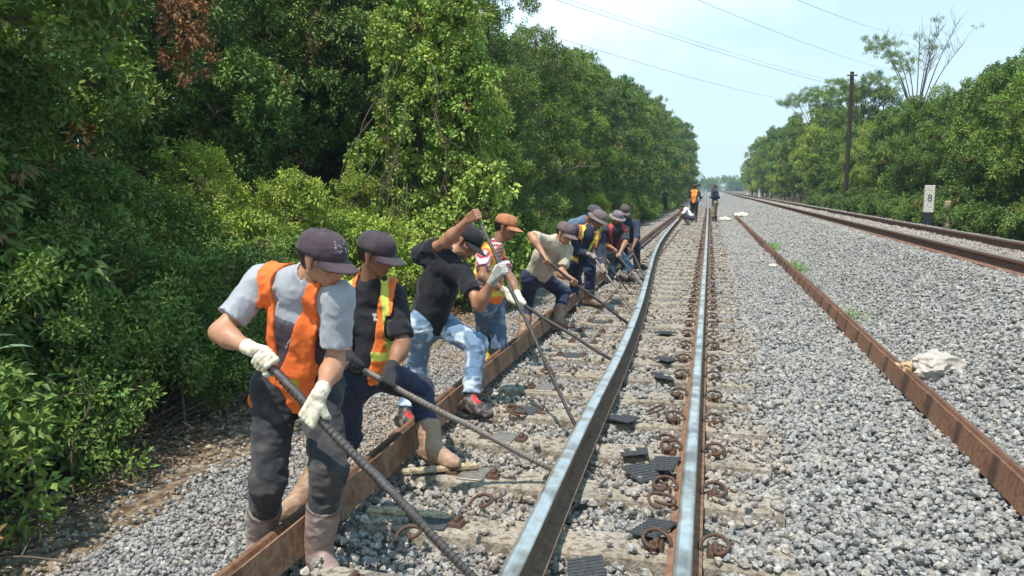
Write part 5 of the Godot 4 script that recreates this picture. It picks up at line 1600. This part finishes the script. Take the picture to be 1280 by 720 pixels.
	"bush": {"pelvis": V(-3.422, 0.7, -61.558), "shR": V(-3.56, 1.2, -61.429), "shL": V(-3.243, 1.2, -61.619), "head": V(-3.386, 1.42, -61.498), "elR": V(-3.672, 0.94, -61.42), "elL": V(-3.183, 0.94, -61.713), "wrR": V(-3.5, 0.98, -61.29), "wrL": V(-3.149, 0.98, -61.501), "handR": V(-3.464, 1, -61.23), "handL": V(-3.113, 1, -61.441), "hipR": V(-3.504, 0.7, -61.509), "hipL": V(-3.341, 0.7, -61.607), "knR": V(-3.49, 0.295, -61.482), "knL": V(-3.323, 0.295, -61.583), "anR": V(-3.508, -0.11, -61.507), "anL": V(-3.336, -0.11, -61.61), "toeR": V(-3.426, -0.16, -61.369), "toeL": V(-3.254, -0.16, -61.472), "face": V(0.447, 0, 0.894), "fwd": V(0.514, 0, 0.857), "sc": 1},
	"squat": {"pelvis": V(-0.728, 0.3, -33.735), "shR": V(-0.968, 0.66, -33.545), "shL": V(-0.968, 0.66, -33.925), "head": V(-1.178, 0.74, -33.735), "elR": V(-1.148, 0.46, -33.455), "elL": V(-1.148, 0.46, -34.015), "wrR": V(-1.268, 0.24, -33.595), "wrL": V(-1.268, 0.24, -33.855), "handR": V(-1.298, 0.18, -33.635), "handL": V(-1.298, 0.18, -33.815), "hipR": V(-0.728, 0.3, -33.635), "hipL": V(-0.728, 0.3, -33.835), "knR": V(-1.108, 0.42, -33.535), "knL": V(-1.108, 0.42, -33.935), "anR": V(-0.868, 0.09, -33.575), "anL": V(-0.868, 0.09, -33.895), "toeR": V(-1.048, 0.04, -33.555), "toeL": V(-1.048, 0.04, -33.915), "face": V(-0.791, -0.605, 0.093), "fwd": V(-1, 0, 0.1), "sc": 1},
}

# ------------------------------------------------------------------ loose things along the line
func build_props() -> void:
	# kilometre post
	var post := thing("kilometre_post", "white post with black figure 8 and black foot, behind the far rail", "marker post", V(6.3, 0.3, -25.2))
	post.rotation.y = 0.12
	var st := begin()
	block(st, V(0, 0.955, 0), V(0.27, 0.80, 0.09), 0.008)
	put("panel", done(st), M.white_paint, post)
	st = begin()
	block(st, V(0, 0.20, 0), V(0.23, 0.70, 0.10), 0.008)
	put("foot", done(st), M.black_paint, post)
	var tm := TextMesh.new()
	tm.text = "8"
	var fo := SystemFont.new()
	fo.font_names = PackedStringArray(["Droid Sans"])
	tm.font = fo
	tm.font_size = 64
	tm.pixel_size = 0.0042
	tm.depth = 0.006
	put("figure", tm, M.black_paint, post, V(0.0, 0.98, 0.048))
	st = begin()
	block(st, V(0, 0.45, 0), V(0.16, 1.0, 0.14), 0.02, 0.9, Basis.IDENTITY, 0.02)
	tag(put("wooden_stub", done(st), M.wood, self, V(6.75, 0.25, -25.0)), "short brown wooden stub right of the white post, before the shrubs", "post")
	# utility pole
	var pole := thing("utility_pole", "tall dark wooden utility pole standing in front of the right belt of trees", "utility pole", V(6.9, 0.25, -43.7))
	st = begin()
	tube(st, PackedVector3Array([V(0, -0.5, 0), V(0.02, 4.0, 0), V(0, 7.3, 0)]), 0.125, 0.095, 10, 0.15, Color(0.36, 0.31, 0.28))
	put("mast", done(st), M.bark, pole)
	st = begin()
	block(st, V(0, 7.1, 0.12), V(0.5, 0.08, 0.07), 0.01)
	put("crossarm", done(st), M.bark, pole)
	for x: float in [-0.2, 0.2]:
		st = begin()
		tube(st, PackedVector3Array([V(x, 7.13, 0.12), V(x, 7.18, 0.12), V(x, 7.24, 0.12)]), 0.035, 0.02, 8)
		put("insulator", done(st), M.white_paint, pole)
	# overhead cables crossing the line
	var cb := [["upper of the two close power cables crossing the sky from the top left", V(-9.38, 11.55, -38), V(24.65, 16.3, -130)], ["lower of the two close power cables crossing the sky from the top left", V(-9.38, 11.35, -38), V(24.65, 15.8, -130)],
		["lowest power cable in the sky, just above the left tree row", V(-7.36, 8.85, -38), V(14.36, 14.96, -130)], ["faint power cable in the middle of the sky", V(-2.79, 11.18, -38), V(27.27, 19.11, -130)], ["faint power cable nearest the photo's top right corner", V(1.89, 10.81, -38), V(28.6, 24.44, -130)]]
	for c in cb:
		st = begin()
		var a: Vector3 = c[1]
		var b: Vector3 = c[2]
		var path := PackedVector3Array()
		for i in 41:
			var t := lerpf(-0.45, 1.7, i / 40.0)
			path.append(a.lerp(b, t) - a + V(0, -2.0 * t * (1.0 - t), 0))
		tube(st, path, 0.014, 0.026, 5)
		tag(put("power_cable", done(st), M.cable, self, a), c[0], "cable", "power cables")
	# loose rubber pads
	var pads := [["grey ribbed rubber pad at the bottom edge between the two shiny rails", V(-0.44, 0.012, -2.92), 0.2], ["ribbed rubber pad beside the nearest clips left of the fixed rail", V(-0.20, 0.03, -3.33), -0.5], ["flat rubber pad lying between the rails near the third pair of clips", V(-0.38, 0.01, -4.38), 0.1], ["tilted rubber pad on the stones just before the flat one", V(-0.31, 0.02, -4.03), 0.7],
		["folded rubber pad close to the fixed rail's clips", V(-0.20, 0.03, -4.17), -0.2], ["rubber pad lying near the shiny new rail", V(-0.52, 0.02, -5.0), 1.1], ["rubber pad between the rails level with the third worker", V(-0.33, 0.02, -6.24), 0.3], ["rubber pad between the rails level with the striped-shirt worker", V(-0.34, 0.02, -6.9), -0.4], ["farther rubber pad between the rails", V(-0.42, 0.02, -8.2), 0.9]]
	var pm := plate_mesh(0.15, 0.19, 0.009, 7)
	for p in pads:
		var o := put("rubber_pad", pm, M.rubber, self, p[1])
		o.rotation = V(rng.randf_range(-0.16, 0.16), p[2], rng.randf_range(-0.2, 0.2))
		tag(o, p[0], "rubber pad", "loose rubber pads between the rails")
	# loose clips
	var lc := [["loose rusty clip lying on the sleeper nearest the orange-vested man's bar", V(-1.27, 0.012, -2.95), 0.4], ["loose rusty clip between the rails beside the ribbed pad", V(-0.20, 0.02, -3.55), 1.0], ["loose rusty clip on the fourth visible sleeper between the rails", V(-0.25, 0.02, -4.55), 0.3],
		["loose rusty clip on the fifth visible sleeper between the rails", V(-0.34, 0.02, -5.15), -0.8], ["loose rusty clip beside the empty seat in front of the black-gloved worker", V(-1.06, 0.02, -3.35), 0.2], ["loose rusty clip on the stones before the third worker's shoe", V(-1.24, 0.0, -4.9), 1.7], ["loose rusty clip on the stones before the striped-shirt worker", V(-1.22, 0.0, -6.1), 2.6]]
	var cm := clip_mesh(1.0)
	for p in lc:
		var o := put("loose_clip", cm, M.clip, self, p[1])
		o.rotation = V(rng.randf_range(-0.2, 0.2), p[2], rng.randf_range(-0.15, 0.15))
		o.scale = Vector3.ONE * 0.82
		tag(o, p[0], "rail clip", "loose rusty clips")
	# timber lying by the old rail
	for w in [["pale wooden stick lying on the stones by the second worker's boot", V(-1.57, 0.03, -3.70), V(-1.20, 0.03, -3.90), 0.022], ["weathered wooden batten lying between two sleepers near the nearest worker's bar", V(-1.56, 0.0, -3.25), V(-1.14, 0.0, -3.27), 0.030]]:
		st = begin()
		var d: Vector3 = w[2] - w[1]
		block(st, d * 0.5, V(d.length(), w[3] * 1.3, w[3] * 2.0), 0.006, 0.98, Basis(Vector3.UP, -atan2(d.z, d.x)), 0.008)
		tag(put("wooden_stick", done(st), M.wood, self, w[1]), w[0], "wooden stick", "wooden sticks by the old rail")
	# crumpled plastic bag with a bit of rag beside it
	var arr := fresh()
	var bb: Array[Bone] = [bone(V(-0.03, 0.07, 0), V(0.07, 0.09, -0.03), 0.12, 0.10), bone(V(-0.10, 0.05, 0.03), V(0.02, 0.15, 0), 0.07, 0.06), bone(V(0.12, 0.06, 0.02), V(0.17, 0.03, 0.06), 0.07, 0.03), bone(V(0.0, 0.15, -0.02), V(-0.02, 0.19, -0.03), 0.04, 0.03)]
	net(arr, bb, 0.008, 0.02, func(p: Vector3) -> Color: return blotch(Color(0.50, 0.435, 0.375), p, 0.3, 9.0), 0.045, Vector3(3.6, 4.2, 3.6), [], -0.03)
	var bag_m: StandardMaterial3D = M.plastic.duplicate()
	bag_m.albedo_color = Color.WHITE
	bag_m.vertex_color_use_as_albedo = true
	bag_m.backlight_enabled = true
	bag_m.backlight = Color(0.5, 0.45, 0.4)
	var bag := put("plastic_bag", solid(arr), bag_m, self, V(1.80, gh(1.8, -6.65) + 0.03, -6.65))
	bag.scale = V(1.08, 0.80, 1.1)
	tag(bag, "crumpled pale plastic bag lying on the ballast behind the old rail on the right", "plastic bag")
	arr = fresh()
	bb = [bone(V(-0.05, 0.03, 0), V(0.05, 0.04, 0.02), 0.05, 0.04), bone(V(0.0, 0.06, 0.03), V(0.04, 0.08, 0), 0.03, 0.02)]
	net(arr, bb, 0.007, 0.02, func(p: Vector3) -> Color: return blotch(Color(0.50, 0.33, 0.20), p, 0.6, 16.0), 0.04, Vector3(10, 10, 10), [], -0.03)
	tag(put("torn_rag", solid(arr), M.cloth, self, V(1.60, 0.03, -6.75)), "small torn orange-brown rag between the plastic bag and the old rail", "rag")
	# pale rags and lumps round the far end of the right-hand old rail
	for w in [["pale sheet heaped by the old rail beside the far standing man", V(0.75, 0.0, -38.5), 0.34], ["pale sheet lying across the far end of the right-hand old rail", V(1.65, 0.05, -42.5), 0.45], ["pale stone lump beside the old rail below the upper grass tuft", V(1.27, 0.0, -16.1), 0.10]]:
		arr = fresh()
		var k: float = w[2]
		bb = [bone(V(-0.6, 0.15, 0) * k, V(0.6, 0.2, 0.1) * k, 0.32 * k, 0.22 * k), bone(V(0.1, 0.3, -0.1) * k, V(-0.3, 0.5, 0.0) * k, 0.25 * k, 0.12 * k)]
		net(arr, bb, k * 0.07, 0.05 * k, func(p: Vector3) -> Color: return blotch(Color(0.62, 0.55, 0.46), p, 0.3, 5.0), 0.16 * k, Vector3.ONE * 1.6 / k, [], -0.05 * k)
		tag(put("pale_lump" if k < 0.2 else "pale_sheet", solid(arr), M.cloth, self, w[1]), w[0], "stone" if k < 0.2 else "sheet")
	# grass tufts by the right-hand old rail
	for w in [["upper bright green grass tuft growing against the right-hand old rail", V(1.53, 0.0, -20.6), 1.0], ["lower bright green grass tuft growing against the right-hand old rail", V(1.56, 0.0, -15.3), 0.8], ["small sparse grass tuft halfway along the right-hand old rail", V(1.56, 0.0, -9.6), 0.35]]:
		st = begin()
		st.set_smooth_group(-1)
		var r := RandomNumberGenerator.new()
		r.seed = int(w[1].z * -10)
		for i in int(260 * float(w[2])):
			var b := V(absf(r.randfn()) * 0.10, -0.02, r.randfn() * 0.55 * float(w[2]))
			var d := V(r.randfn() * 0.5 + 0.2, 1.2, r.randfn() * 0.5).normalized() * r.randf_range(0.10, 0.30)
			var sd := d.cross(V(r.randfn(), 0.2, r.randfn())).normalized() * 0.007
			var g := r.randf_range(0.6, 1.2)
			st.set_color(Color(0.17 * g, 0.33 * g, 0.035 * g))
			tri(st, b - sd, b + sd, b + d * 0.6 + V(0, 0.01, 0)); tri(st, b + d * 0.6 - sd * 0.7, b + d * 0.6 + sd * 0.7, b + d + V(d.x * 0.4, -0.05, d.z * 0.4))
		tag(put("grass_tuft", done(st), M.leaf, self, w[1]), w[0], "grass", "grass tufts on the right")
	# two small white markers far along the right side
	for w in [["small white marker far along the right belt, the nearer of two", V(6.6, 0.3, -112.0)], ["small white marker far along the right belt, the farther of two", V(6.3, 0.3, -140.0)]]:
		st = begin()
		block(st, V(0, 0.7, 0), V(0.3, 1.5, 0.12), 0.02, 0.95)
		tag(put("white_marker", done(st), M.white_paint, self, w[1]), w[0], "marker post", "white markers far away")
